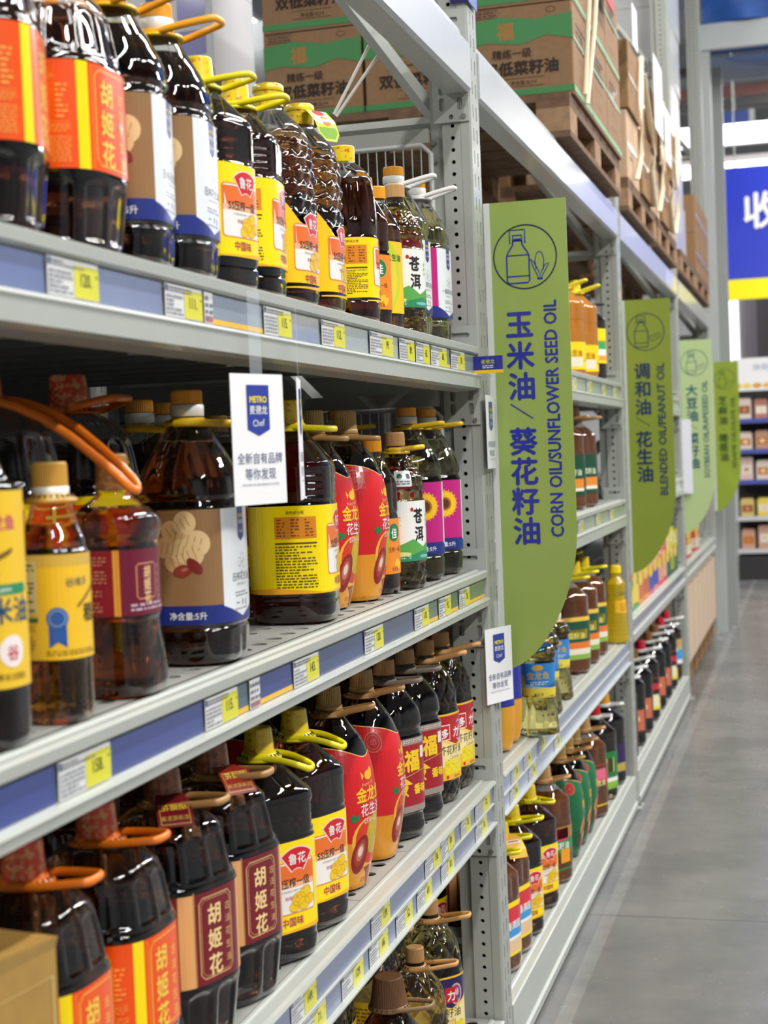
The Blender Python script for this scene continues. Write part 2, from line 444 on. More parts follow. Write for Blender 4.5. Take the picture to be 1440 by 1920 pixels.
# big fluted jugs -------------------------------------------------------------------------------
def jug_shape(H=.34):
    return Shape([(0, .064, .062, 2.6), (.004, .069, .067, 2.8), (.02, .071, .069, 3), (.075, .077, .074, 3.2), (.082, .0785, .0755, 3), (.2, .0785, .0755, 3), (.206, .077, .074, 3),
                  (.262, .0665, .064, 2.8), (.27, .0635, .061, 2.7), (.285, .05, .048, 2.3), (.297, .03, .03, 2), (.301, .0225, .0225, 2), (.31, .0215, .0215, 2)])
JUG = jug_shape()
_d = both(panels(10, .0036, .014, .076, .1), panels(12, .0034, .213, .263, .1, .8), rings([.2085], .0012, .002))
ORANGE_SHRINK = mat('#f04e26', .35, coat=.6, hx2='#f8b472', vscale=160, contrast=(.42, .5))
ORANGE_PLASTIC = mat('#f07a12', .35, coat=.3)
BROWN_SHRINK = mat('#a8683a', .35, coat=.6, hx2='#7c4526', vscale=160, contrast=(.42, .55))
BEIGE_PLASTIC = mat('#b0834a', .4, coat=.2)
def shrink_cap(m, z0=.3, z1=.34, r0=.0245, r1=.0215):
    return cap_mesh(z0, z1, r0, r1, m, ridges=0)
def orange_art(top_band=False):
    a = Art(); v0, v1 = 86, 199
    a.rect(-215, v0, 200, v1, ORG, 0)
    if top_band: a.rect(-215, v1 - 9, 200, v1, YEL, 1)
    a.rect(-60, v0, -46, v1, YEL, 1); a.rect(46, v0, 60, v1, YEL, 1)
    for q in range(36): a.ell(-41, v0 + 4 + q * 3, 1, 1, '#f6a72a', 2, n=6)
    a.frame(-36, v0 + 6, 36, v1 - 6 - (8 if top_band else 0), 1.4, '#f8c04a', 2, c=7)
    a.vtext('胡姬花', -14, v1 - 40, 29, '#f8d04a', pitch=32, bold=.02)
    a.vtext('古法花生油', 18, v1 - 34, 13, '#f8c84a', pitch=17, bold=.01)
    f = '#f6a040'
    a.text('营养成分表', -98, v1 - 20, 6, f)
    for k, (x0, x1, n, sd) in enumerate(((-130, -112, 7, 1), (-104, -92, 7, 2), (-82, -70, 7, 3))): a.fine(x0, v1 - 62, x1, v1 - 24, n, f, sd)
    a.stroke([(-132, v1 - 65), (-68, v1 - 65)], .6, f)
    a.fine(-134, v0 + 6, -68, v1 - 67, 13, f, 9)
    a.fine(-205, v0 + 10, -150, v1 - 20, 14, f, 10)
    return a
def maroon_art():
    a = Art(); v0, v1 = 86, 199
    a.rect(-215, v0, 200, v1, MAROON, 0, var=.15, vscale=20)
    a.rect(-62, v0, -42, v1, '#e2a868', 1); a.rect(42, v0, 62, v1, '#e2a868', 1)
    for q in range(50): a.rect(-42.5, v0 + 1 + q * 2.3, -40, v0 + 2.2 + q * 2.3, '#caa060', 2)
    a.frame(-34, v0 + 7, 26, v1 - 7, 1.3, '#e2b878', 2, c=6); a.frame(-31, v0 + 10, 23, v1 - 10, .6, '#e2b878', 2, c=6)
    a.vtext('胡姬花', -8, v1 - 40, 27, '#f0cf90', pitch=31, bold=.025)
    a.vtext('古法花生油', 18, v1 - 30, 11, '#e2b878', pitch=16)
    a.frame(-108, v0 + 36, -68, v1 - 8, .9, '#b8404a', 2, c=4); a.fine(-104, v0 + 60, -74, v1 - 14, 6, '#c8565a', 4)
    a.frame(-100, v0 + 42, -84, v0 + 56, .8, '#c8565a', 2)
    a.rect(-100, v0 + 3, -74, v0 + 33, '#e8e6e2', 2)
    for q in range(12): a.rect(-98 + q * 1.9, v0 + 6, -97.2 + q * 1.9 + (q % 3) * .3, v0 + 30, BLK, 3)
    a.fine(-200, v0 + 10, -120, v1 - 15, 12, '#d08a6a', 5)
    return a
JUG_BODY = JUG.body('body', PEANUT, _d, n=200, rows=150)
JUG_STRAP = dict(z=.299, r=.031, L=.082, wd=.030, rise=.004)
def jugparts(art, cap_m, strap_m, neck_tag=None, strap=None):
    return [('body', JUG_BODY, None), ('label', JUG.wrap(art, 'label', .14, (6, 0)), None), ('cap', shrink_cap(cap_m, .303, .342), None),
            ('collar', collar_mesh(.293, .303, .033, .025, strap_m), None), ('handle', strap_mesh(m=strap_m, **(strap or JUG_STRAP)), None)] + ([('neck_tag', neck_tag, 'maroon neck tag with gold lettering')] if neck_tag else [])
kind('jug_orange', 'oil_jug', 'bottle', jugparts(orange_art(), ORANGE_SHRINK, ORANGE_PLASTIC))
kind('jug_orange_big', 'oil_jug', 'bottle', jugparts(orange_art(True), ORANGE_SHRINK, ORANGE_PLASTIC))
_strap_hang = dict(z=.299, r=.031, L=.165, wd=.024, rise=.004, drop=.095)
kind('jug_orange_wide', 'oil_jug', 'bottle', jugparts(orange_art(True), ORANGE_SHRINK, ORANGE_PLASTIC, strap=dict(z=.299, r=.033, L=.07, wd=.045, rise=.012)))
kind('jug_orange_hang', 'oil_jug', 'bottle', jugparts(orange_art(True), ORANGE_SHRINK, ORANGE_PLASTIC, strap=_strap_hang))
def tagmesh(pts, face, art, th=.0012):
    """bent card hanging on a neck, PTS: centre line from the neck outwards and down, FACE width in m"""
    mb = MB(); P = [Vector(p) for p in pts]; n = len(P); L = [0]
    for a, b in zip(P[:-1], P[1:]): L.append(L[-1] + (b - a).length)
    def at(s):
        for i in range(n - 1):
            if s <= L[i + 1] or i == n - 2:
                k = (s - L[i]) / (L[i + 1] - L[i]); return P[i].lerp(P[i + 1], k), (P[i + 1] - P[i]).normalized()
    def fn(u, v, o):
        c, t = at(max(0, min(L[-1], v))); sd = Vector((-P[-1].y + P[0].y, P[-1].x - P[0].x, 0)).normalized(); nn = sd.cross(t); nn = nn if nn.z > 0 else -nn
        return c + sd * u + nn * o
    return art.emit(fn, curved=(0, 8), off=.0002).mesh('neck_tag')
def tag_art(c1, c2, txt, txt2=None):
    a = Art(); a.poly([(-16, 0), (16, 0), (22, 22), (22, 62), (-22, 62), (-22, 22)], c1, 0)
    a.frame(-18, 26, 18, 58, 1, c2, 1)
    a.text(txt, 0, 36, 11, c2, 2, rot=PI, bold=.02)
    if txt2: a.text(txt2, 0, 52, 7, c2, 2, rot=PI)
    return a
_tg = tagmesh([(.018, -.012, .312), (.035, -.024, .306), (.052, -.04, .292), (.066, -.052, .27)], .03, tag_art('#74101e', '#e8c03a', '胡姬花', '古法花生油'))
_tg2 = tagmesh([(.022, -.004, .312), (.045, -.012, .308), (.064, -.022, .292), (.076, -.028, .27)], .03, tag_art('#a02818', '#f0d060', '胡姬花', '古法花生油'))
kind('jug_maroon', 'oil_jug', 'bottle', jugparts(maroon_art(), BROWN_SHRINK, BEIGE_PLASTIC, _tg))
kind('jug_maroon2', 'oil_jug', 'bottle', jugparts(maroon_art(), BROWN_SHRINK, BEIGE_PLASTIC, _tg2))

# square-shouldered bottle with a cone top (peanut and sunflower prints) ---------------------------
CONE = Shape([(0, .05, .05, 2.4), (.004, .058, .058, 2.6), (.014, .0625, .0625, 3), (.045, .0635, .0635, 3.2), (.049, .0615, .0615, 3), (.053, .064, .064, 3.2), (.2, .064, .064, 3.2), (.206, .0625, .0625, 3), (.211, .0605, .0605, 3),
              (.217, .0635, .0635, 3), (.236, .062, .062, 2.8), (.262, .052, .052, 2.5), (.29, .036, .036, 2.2), (.31, .024, .024, 2), (.316, .0205, .0205, 2), (.325, .0195, .0195, 2)])
_d = both(facets(4, .0028, .215, .3, PI / 4, .004), flutes(16, .0012, .008, .042))
def pennant(a, u, v, s=1.):
    a.poly([(u - 11 * s, v), (u + 11 * s, v), (u + 11 * s, v - 38 * s), (u, v - 44 * s), (u - 11 * s, v - 38 * s)], NAVY, 3)
    a.text('METRO', u, v - 13 * s, 6 * s, '#ffe000', 5, bold=.03, sx=.9); a.text('麦德龙', u, v - 21 * s, 6 * s, WHT, 5); a.text('Chef', u, v - 33 * s, 6.5 * s, WHT, 5)
def chef_art(side, name, pic):
    a = Art(); v0, v1 = 54, 199
    a.rect(-205, v0, 195, v1, side, 0); a.rect(-205, v0, 195, v0 + 24, NAVY, 1)
    a.rect(-205, v0 + 9, -146, v1 - 6, WHT, 2, r=5); a.fine(-200, v0 + 14, -152, v1 - 30, 16, '#8a8a90', 3)
    pic(a)
    a.poly([(-48, v1), (44, v1), (44, v0 + 22), (-2, v0 + 5), (-48, v0 + 22)], '#e6ebee', 2)
    pennant(a, 2, v1, 1.)
    for q, (x, y) in enumerate(((-6, 128), (4, 134), (10, 126), (1, 122))): a.ring(x, y, 6, .6, '#7a8088', 3, n=12)
    a.text(name, -2, 106, 11.5, '#30343c', 4); a.text('CHEF QUALITY OIL', -2, 99, 4, '#60646c', 4)
    a.fine(-24, 84, 20, 92, 2, '#70747c', 5); a.rect(-22, 76, -12, 77.5, '#50545c', 3); a.ell(0, 77, 2, 4, '#50545c', 3); a.rect(10, 72, 13, 80, '#50545c', 3); a.fine(-26, 67, 22, 71, 1, '#70747c', 6)
    a.text('净含量:5升', -95, v0 + 7, 10.5, WHT, 4, bold=.01)
    return a
def peanuts(a):
    r = random.Random(4)
    for (x, y, l, w, an) in ((-104, 178, 24, 15, .5), (-92, 160, 28, 17, -.3), (-112, 150, 24, 15, -.2), (-98, 138, 26, 15, .35)):
        c, s = math.cos(an), math.sin(an)
        a.ell(x - l * .45 * c, y - l * .45 * s, l * .55, w * .9, '#d8b078', 2, an); a.ell(x + l * .45 * c, y + l * .45 * s, l * .6, w, '#e6c690', 2.3, an)
        for q in range(5): a.stroke([(x + (q - 2) * l * .3 * c + w * .5 * s, y + (q - 2) * l * .3 * s - w * .5 * c), (x + (q - 2) * l * .3 * c - w * .5 * s, y + (q - 2) * l * .3 * s + w * .5 * c)], 1.0, '#a87840', 2.6)
    a.ell(-100, 122, 13, 8, '#8e3a2e', 3, .2); a.ell(-84, 128, 13, 7, '#7e2e28', 3.2, -.8); a.ell(-97, 124, 5, 2.5, '#b8645a', 3.4, .2)
def sunflower(a):
    for (x, y, R) in ((-116, 172, 17), (-92, 150, 30)):
        for k in range(2):
            n = 20
            for i in range(n):
                t = 2 * PI * (i + .5 * k) / n; rr = R * (1.05 - .12 * k)
                c, s = math.cos(t), math.sin(t)
                a.poly([(x + .35 * R * c, y + .35 * R * s), (x + .72 * R * c + .13 * R * s, y + .72 * R * s - .13 * R * c), (x + rr * c, y + rr * s), (x + .72 * R * c - .13 * R * s, y + .72 * R * s + .13 * R * c)], '#f0a818' if k == 0 else '#f8c828', 2 + k * .4)
        a.ell(x, y, R * .46, R * .46, '#8a4a12', 3.2); a.ell(x, y, R * .3, R * .3, '#5e3210', 3.5); a.ring(x, y, R * .4, R * .06, '#c47a1a', 3.6)
CONE_P = CONE.body('body', oil('peanut_oil_cone', '#62321c', .285), _d, n=112, rows=96)
CONE_S = CONE.body('body', oil('sunflower_oil_cone', '#eadfa0', .285), _d, n=112, rows=96)
YEL_PLASTIC = mat('#f2c410', .35, coat=.3); ORG_CAP = mat('#f0a41c', .4, coat=.2); WHT_PLASTIC = mat('#e9e9e4', .4, coat=.2)
def coneparts(body, art, collar_m, strap_m, strap=None):
    return [('body', body, None), ('label', CONE.wrap(art, 'label', .12, (6, 0)), None),
            ('cap', cap_mesh(.334, .352, .0205, .0205, ORG_CAP, ring=(.318, .333, .0212, WHT_PLASTIC)), None), ('collar', collar_mesh(.306, .316, .034, .022, collar_m), None),
            ('handle', strap_mesh(m=strap_m, **(strap or dict(z=.3105, r=.03, L=.078, wd=.027, rise=.012))), None)]
kind('chef_peanut', 'oil_bottle', 'bottle', coneparts(CONE_P, chef_art('#96714a', '压榨花生油', peanuts), YEL_PLASTIC, mat('#f4a818', .35, coat=.3), dict(z=.311, r=.03, L=.085, wd=.028, rise=.012)))
kind('chef_peanut_low', 'oil_bottle', 'bottle', coneparts(CONE_P, chef_art('#96714a', '压榨花生油', peanuts), YEL_PLASTIC, YEL_PLASTIC, dict(z=.309, r=.032, L=.06, wd=.025, rise=-.002)))
kind('chef_sunflower', 'oil_bottle', 'bottle', coneparts(CONE_S, chef_art(MAG, '一级葵花籽油', sunflower), YEL_PLASTIC, YEL_PLASTIC, dict(z=.311, r=.03, L=.075, wd=.026, rise=.006)))
kind('chef_sunflower_white', 'oil_bottle', 'bottle', coneparts(CONE_S, chef_art(MAG, '一级葵花籽油', sunflower), WHT_PLASTIC, WHT_PLASTIC, dict(z=.311, r=.03, L=.085, wd=.02, rise=.016)))

# yellow-labelled peanut oil --------------------------------------------------------------------
def badge(a, u, v, s=1., rot=0.):
    pts = []; R0, R1 = 17 * s, 46 * s
    for t in np.linspace(52, 128, 12): pts.append((u + R1 * math.cos(math.radians(t)), v - 30 * s + R1 * math.sin(math.radians(t))))
    for t in np.linspace(128, 52, 8): pts.append((u + R0 * math.cos(math.radians(t)), v - 30 * s + R0 * math.sin(math.radians(t))))
    k = [((p[0] - u) * 1.12 + u, (p[1] - v) * 1.12 + v) for p in pts]
    a.poly(k, '#f4d8c8', 3); a.poly(pts, '#d01428', 4); a.text('鲁花', u, v - 6 * s, 17 * s, WHT, 6, bold=.01)
def luhua_front(a, u=0, v0=46, v1=176, big=True):
    a.rect(u - 46, v0 + 26, u + 42, v1 - 28, '#e88a4a', 1.5, r=6); a.rect(u - 44, v0 + 28, u + 40, v1 - 30, '#f0eeea', 2, r=5)
    a.poly([(u - 44, v1 - 58), (u + 40, v1 - 58), (u + 40, v1 - 32), (u - 44, v1 - 32)], '#e8702a', 2.3); a.poly([(u - 44, v1 - 66), (u + 40, v1 - 66), (u + 40, v1 - 58), (u - 44, v1 - 58)], '#f2b48a', 2.4)
    badge(a, u + 8, v1 - 26, 1.)
    a.text('5S压榨一级', u - 2, v1 - 64, 14, BLK, 5, bold=.01, sx=.95); a.text('5S PRESSING FIRST CLASS', u - 2, v1 - 72, 4, '#8a8480', 4); a.text('物理压榨', u - 4, v1 - 83, 6.5, '#c03050', 4)
    for x, y, r_ in ((8, 52, 13), (22, 60, 11), (18, 44, 12), (0, 42, 10), (30, 48, 10)): a.ell(u + x, v0 + y - 6, r_, r_ * .75, '#f2c81a', 4, .4); a.ring(u + x, v0 + y - 6, r_, .8, '#d8980e', 5, n=16, b=r_ * .75)
    a.text('中国味', u - 4, v0 + 10, 14, '#b82a52', 4, bold=.015)
    a.poly([(u - 60, v0), (u + 60, v0), (u + 60, v0 + 7), (u, v0 + 4), (u - 60, v0 + 2)], '#f5b81a', 1.6)
def luhua_back(a, u, v0=46, v1=176, w=62):
    a.text('营养成分表', u, v1 - 12, 5.5, '#6a4a10', 3)
    a.rect(u - w / 2, v1 - 48, u + w / 2, v1 - 16, '#e08a1e', 2)
    for k in range(3): a.fine(u - w / 2 + 3 + k * w * .34, v1 - 46, u - w / 2 + 3 + k * w * .34 + w * .2, v1 - 18, 6, '#8a4a0c', 20 + k)
    a.stroke([(u - w / 2, v1 - 55), (u + w / 2, v1 - 55)], 2.4, '#5a4a12', 3)
    a.fine(u - w / 2, v0 + 8, u + w / 2, v1 - 58, 15, '#6a5a14', 31)
def luhua_art(v0=46, v1=176):
    a = Art(); a.rect(-212, v0, 205, v1, YEL, 0)
    luhua_front(a, 0, v0, v1); luhua_back(a, -96, v0, v1)
    a.poly([(-212, v0), (-60, v0), (-60, v0 + 3), (-130, v0 + 9), (-212, v0 + 4)], '#f5a81a', 1)
    a.fine(80, v0 + 10, 190, v1 - 20, 12, '#8a7a1a', 8)
    return a
LU = Shape([(0, .052, .054, 2.6), (.004, .06, .062, 3), (.014, .0635, .066, 3.1), (.03, .064, .067, 3.1), (.042, .0635, .0665, 3.1), (.046, .0645, .0675, 3.1), (.176, .0645, .0675, 3.1), (.181, .063, .066, 3.1), (.186, .0645, .067, 3.1), (.232, .0645, .067, 3.1), (.24, .062, .0645, 3.4),
            (.252, .054, .056, 2.8), (.272, .037, .038, 2.3), (.287, .0245, .0245, 2), (.292, .021, .021, 2), (.303, .02, .02, 2)])
LU_BODY = LU.body('body', oil('peanut_oil_ribbed', '#6a2e18', .268), both(slots([.192, .202, .212, .222], [-2.2, -.9, .9, 2.2], .0055), rings([.236], .001, .002), facets(4, .003, .24, .288, PI / 4, .003), rings([.034], .0015, .002)), n=112, rows=110)
YEL_SHRINK = mat('#f4d416', .3, coat=.7, hx2='#d8761e', vscale=130, contrast=(.33, .43))
YEL_STRAP = mat('#eadb12', .32, coat=.3)
def luparts(art, strap, body=LU_BODY):
    return [('body', body, None), ('label', LU.wrap(art, 'label', .1, (6, 0)), None), ('cap', shrink_cap(YEL_SHRINK, .297, .334, .0225, .0195), None), ('collar', collar_mesh(.286, .298, .033, .024, YEL_STRAP), None), ('handle', strap_mesh(m=YEL_STRAP, **strap), None)]
kind('luhua', 'oil_bottle', 'bottle', luparts(luhua_art(), dict(z=.293, r=.03, L=.08, wd=.027, rise=.008)))
kind('luhua_flat', 'oil_bottle', 'bottle', luparts(luhua_art(), dict(z=.292, r=.03, L=.07, wd=.026, rise=-.004)))
kind('luhua_low', 'oil_bottle', 'bottle', luparts(luhua_art(), dict(z=.292, r=.03, L=.078, wd=.024, rise=.006, drop=.022)))

# embossed bottle with a sweeping yellow label -----------------------------------------------------
DIA = Shape([(0, .05, .052, 2.4), (.004, .057, .059, 2.6), (.016, .0605, .0625, 3), (.03, .061, .063, 3), (.2, .0615, .0635, 3), (.245, .059, .061, 2.8), (.268, .051, .053, 2.5), (.285, .038, .039, 2.2), (.3, .024, .024, 2), (.305, .021, .021, 2), (.315, .02, .02, 2)])
def swoosh_disp(t, z, r):
    c = .118 + .075 * np.abs(np.cos((t + PI * .55) * 1.0)) ** 2
    g = gems(13, .021, .0045, 0, .256)(t, z, r) * (z > c)
    return g - .0022 * np.exp(-((z - c) / .0026) ** 2) * win(z, .07, .24)
DIA_BODY = DIA.body('body', oil('amber_oil_embossed', '#b0702a', .262, ior=1.18), swoosh_disp, n=144, rows=150)
def swoosh_art():
    a = Art(); top = []
    for u in np.linspace(-205, 195, 60):
        th = u / 62.; c = .118 + .075 * abs(math.cos(th + PI * .55)) ** 2
        top.append((u, c * 1000 - 8))
    a.poly([(-205, 34), (195, 34)] + top[::-1], '#fbc814', 0)
    luhua_front(a, -6, 26, 150)
    a.rect(-125, 56, -78, 88, '#e89a1e', 2); a.fine(-122, 58, -81, 86, 6, '#9a5a10', 3); a.text('营养成分表', -101, 90, 5, '#7a5a10', 3)
    a.fine(-125, 42, -70, 52, 2, '#5a4a12', 7)
    a.ring(-95, 112, 11, 1.2, '#c0502a', 3); a.ell(-95, 112, 9.5, 9.5, '#f8e0b0', 2); a.ell(-95, 109, 8, 5, '#b06a2a', 3); a.ell(-95, 123, 6, 3.5, '#d0202a', 3)
    return a
_tagY = Art(); _tagY.poly([(-9, 0), (9, 0), (20, 14), (20, 78), (10, 92), (-10, 92), (-20, 78), (-20, 14)], '#c8d83a', 0); _tagY.poly([(-14, 18), (14, 18), (16, 60), (-16, 60)], '#f0ece0', 1); _tagY.ell(0, 30, 11, 9, '#d01c24', 2); _tagY.ell(2, 52, 9, 12, '#d8863a', 2); _tagY.poly([(-17, 66), (17, 66), (17, 76), (9, 88), (-9, 88), (-17, 76)], '#7aa82c', 1)
TAGY = tagmesh([(.016, -.016, .326), (.034, -.03, .322), (.052, -.044, .302), (.064, -.054, .268), (.07, -.06, .234)], .03, _tagY)
_dp = [('body', DIA_BODY, None), ('label', DIA.wrap(swoosh_art(), 'label', .1, (6, 0)), None), ('cap', cap_mesh(.306, .34, .0225, .0225, YEL_SHRINK, ridges=0, ring=(.328, .338, .0235, YEL_SHRINK)), None)]
kind('swoosh', 'oil_bottle', 'bottle', _dp)
kind('swoosh_tag', 'oil_bottle', 'bottle', _dp + [('neck_tag', TAGY, 'yellow-green neck tag')])
# tapering smaller one
SML = Shape([(0, .048, .048, 2.4), (.004, .053, .053, 2.6), (.014, .0555, .0555, 3), (.036, .056, .056, 3), (.04, .0545, .0545, 3), (.044, .0565, .0565, 3), (.148, .0565, .0565, 3), (.152, .055, .055, 3), (.17, .0565, .0565, 2.8), (.25, .049, .049, 2.5), (.262, .045, .045, 2.3), (.276, .03, .03, 2), (.284, .021, .021, 2), (.292, .0195, .0195, 2)])
SML_BODY = SML.body('body', oil('peanut_oil_small', '#7a3a1a', .252), flutes(10, .0035, .178, .245, 0, 6, .004), n=100, rows=80)
def small_lu():
    a = Art(); a.rect(-180, 44, 175, 147, YEL, 0); luhua_front(a, 2, 38, 160); luhua_back(a, -84, 42, 150, 54); return a
kind('luhua_small', 'oil_bottle', 'bottle', [('body', SML_BODY, None), ('label', SML.wrap(small_lu(), 'label', .1, (6, 0)), None), ('cap', shrink_cap(YEL_SHRINK, .284, .312, .0215, .0215), None)])

# red film-wrapped gourd bottle ---------------------------------------------------------------------
GRD = Shape([(0, .045, .042, 2.3), (.004, .05, .047, 2.4), (.02, .0545, .051, 2.4), (.06, .063, .059, 2.4), (.11, .0695, .065, 2.4), (.145, .071, .066, 2.4), (.19, .068, .064, 2.4), (.225, .061, .057, 2.3), (.252, .05, .047, 2.2), (.275, .034, .033, 2.05), (.29, .0235, .0235, 2), (.295, .0215, .0215, 2), (.305, .0205, .0205, 2)])
GRD_BODY = GRD.body('body', oil('peanut_oil_gourd', '#5e2c16', .275), rings([.13, .14], .0006, .0015), n=80, rows=90)
def gourd_art(c1='#cf1a22', c2='#e49a22', t1='金龙鱼', t2='花生油'):
    a = Art()
    top = [(u, 236 + 16 * (abs(u) / 215) - (14 * math.exp(-((u - 5) / 42) ** 2) if abs(u) < 140 else 0)) for u in np.linspace(-210, 205, 50)]
    a.poly([(-210, 84), (205, 84)] + top[::-1], c1, 0)
    a.poly([(-210, 3), (205, 3), (205, 84.5), (-210, 84.5)], c2, 0)
    a.stroke(top, 1.6, '#e8c070', 1)
    a.ell(-78, 216, 17, 17, '#b81420', 2); a.ring(-78, 216, 17, 1.6, '#e07a5a', 3); a.ring(-78, 216, 12, .8, '#e07a5a', 3); a.text('印', -78, 211, 12, '#e07a5a', 4)
    a.ell(4, 192, 12, 8, '#e8b020', 3); a.poly([(-10, 192), (-18, 200), (-16, 186)], '#e8b020', 3); a.ell(12, 198, 5, 6, '#e8b020', 3)
    a.text('Peanut Oil', 0, 176, 8, '#e8b878', 3, rot=.06)
    a.text(t1, 6, 152, 26, '#f0c022', 4, bold=.03); a.text(t2, 8, 128, 22, '#f4e8e0', 4, bold=.01); a.text('【压榨一级】', 6, 114, 9, '#f4e8e0', 4)
    a.poly([(-46, 126), (-40, 134), (-34, 128), (-26, 132), (-28, 122), (-40, 119)], '#1c7a46', 4)
    b_ = Art()
    # peanut cut open
    b_.ell(12, 82, 34, 30, '#f0b83a', 1.5, -.6); b_.ell(14, 84, 31, 27, '#d83a1a', 1.8, -.6)
    b_.ell(24, 92, 20, 26, '#c8a81e', 2.4, -.25); 
    for q in range(7):
        b_.stroke([(10 + q * 4.5, 74 + (q % 2) * 3), (13 + q * 4.5, 92), (10 + q * 4.5, 112 - abs(q - 3) * 3)], 1.1, '#e8d84a', 3)
    b_.ell(-6, 70, 14, 24, '#8e1418', 2.8, -.3); b_.ell(-7, 72, 9.5, 17, '#a83a2e', 3.2, -.3); b_.ell(-7, 73, 6, 11, '#c87a66', 3.5, -.3); b_.ell(-7, 74, 4, 6.5, '#ecd4c4', 3.8, -.3)
    b_.poly([(4, 52), (20, 54), (24, 40), (18, 28), (12, 44)], '#8e1418', 2.8)
    for p_, f_, m_, l_ in b_.items: a.items.append(((p_ - [8, 78]) * 1.4 + [-2, 74], f_, m_, l_))
    a.text('花生浓香', 4, 14, 9, '#a85a10', 3)
    a.poly([(-150, 150), (-120, 140), (-120, 110), (-150, 100)], '#b81420', 1); a.fine(-180, 120, -110, 200, 9, '#e8a09a', 6)
    return a
GOLDCAP = mat('#b89452', .4, coat=.25); TANCAP = mat('#c79a62', .45, coat=.1)
def grdparts(art, strap):
    return [('body', GRD_BODY, None), ('label', GRD.wrap(art, 'label', .14, (8, 10)), None), ('cap', cap_mesh(.305, .338, .0215, .0205, GOLDCAP, ring=(.298, .306, .0222, GOLDCAP)), None), ('collar', collar_mesh(.288, .297, .033, .024, BEIGE_PLASTIC), None), ('handle', strap_mesh(m=BEIGE_PLASTIC, **strap), None)]
kind('gourd', 'oil_bottle', 'bottle', grdparts(gourd_art(), dict(z=.292, r=.03, L=.076, wd=.02, rise=.012)))
kind('gourd_flat', 'oil_bottle', 'bottle', grdparts(gourd_art(), dict(z=.291, r=.03, L=.06, wd=.024, rise=-.003)))
kind('gourd_green', 'oil_bottle', 'bottle', grdparts(gourd_art('#1a6a40', '#1a5a36', '菜籽油', '特香'), dict(z=.292, r=.03, L=.076, wd=.02, rise=.012)))

# tall slender ones ------------------------------------------------------------------------------
def slim(a_, H, lz0, lz1, body_m, disp=None, e=2.6, neck=.018, sh=.055, n=88):
    s = Shape([(0, a_ * .84, a_ * .84, 2.3), (.004, a_ * .93, a_ * .93, e), (.012, a_ * .98, a_ * .98, e), (lz0 - .004, a_ * .985, a_ * .985, e), (lz0, a_, a_, e), (lz1, a_, a_, e), (lz1 + .004, a_ * .985, a_ * .985, e), (H - .04 - sh, a_ * .99, a_ * .99, e), (H - .04 - sh * .45, a_ * .74, a_ * .74, 2.3), (H - .042, neck * 1.25, neck * 1.25, 2), (H - .036, neck, neck, 2), (H - .024, neck * .97, neck * .97, 2)])
    return s, s.body('body', body_m, disp, n=n, rows=90)
def slimparts(sb, art, H, cap_m, zref, collar_m=None, strap=None, ring=None, neck=.018, extra=()):
    s, b = sb; p = [('body', b, None), ('label', s.wrap(art, 'label', zref, (6, 0)), None), ('cap', cap_mesh(H - .026, H, neck + .002, neck + .0015, cap_m, ring=ring), None)]
    if collar_m: p.append(('collar', collar_mesh(H - .042, H - .031, neck + .011, neck + .002, collar_m), None))
    if strap: p.append(('handle', strap_mesh(m=strap[0], **strap[1]), None))
    return p + list(extra)
def art_orange_jia():
    a = Art(); a.rect(-140, 40, 135, 150, '#ee8a22', 0); a.ell(-8, 122, 20, 18, '#1c7a48', 2); a.text('佳', -8, 112, 22, WHT, 4, bold=.02); a.text('压榨一级', -8, 84, 11, '#7a3408', 4); a.ell(-2, 62, 10, 6, '#f6c02a', 3, .6); a.ell(8, 56, 10, 6, '#f6c02a', 3, .9); a.text('花生油', -8, 46, 8, '#7a3408', 4)
    a.fine(-110, 50, -60, 140, 14, '#9a5208', 2); return a
kind('jia', 'oil_bottle', 'bottle', slimparts(slim(.046, .31, .04, .15, oil('amber_oil_slim', '#a05a20', .25), both(flutes(8, .003, .17, .23, 0, 6), rings([.16], .002, .003))), art_orange_jia(), .31, ORG_CAP, .1))
def art_lime():
    a = Art(); a.rect(-140, 40, 135, 190, '#f4c81e', 0); a.ell(-40, 118, 50, 76, '#c8d428', 1); a.ell(-40, 112, 38, 60, '#f0d038', 2); a.text('花生油', -10, 150, 16, '#1e6a3a', 4, bold=.02); a.ell(-60, 80, 16, 12, '#7a4a1a', 3); a.ell(-42, 72, 14, 9, '#9a6a2a', 3.3); a.fine(-130, 50, -90, 180, 16, '#7a6a12', 3)
    return a
kind('lime', 'oil_bottle', 'bottle', slimparts(slim(.046, .31, .04, .19, oil('amber_oil_lime', '#c07a2a', .25), None), art_lime(), .31, ORG_CAP, .1))
def art_cang():
    a = Art(); a.rect(-90, 54, 60, 168, '#eef0ea', 0); a.text('苍', -8, 128, 30, '#1c1c20', 4, bold=.03); a.text('洱', -6, 94, 30, '#1c1c20', 4, bold=.03); a.ell(-26, 152, 4, 4, '#c0202a', 4, n=8)
    a.vtext('菜籽油', 22, 136, 7, '#5a5a5a', pitch=9)
    a.poly([(-90, 54), (60, 54), (60, 78), (30, 92), (5, 80), (-25, 96), (-60, 82), (-90, 90)], '#5aa84e', 2); a.poly([(-90, 54), (60, 54), (60, 66), (10, 74), (-40, 64), (-90, 72)], '#2e8a5e', 3); a.ell(-50, 68, 20, 4, '#d8e08a', 4); a.ell(10, 62, 18, 3, '#7ac0c8', 4)
    a.fine(-84, 58, -30, 66, 2, '#d8f0d8', 8); a.fine(-86, 100, -50, 150, 10, '#9aa09a', 5); return a
CANGB = slim(.05, .3, .054, .168, oil('pale_oil_embossed', '#e8c878', .25, ior=1.2), both(gems(11, .017, .0032, .172, .25), gems(11, .017, .0032, .006, .05)), n=126)
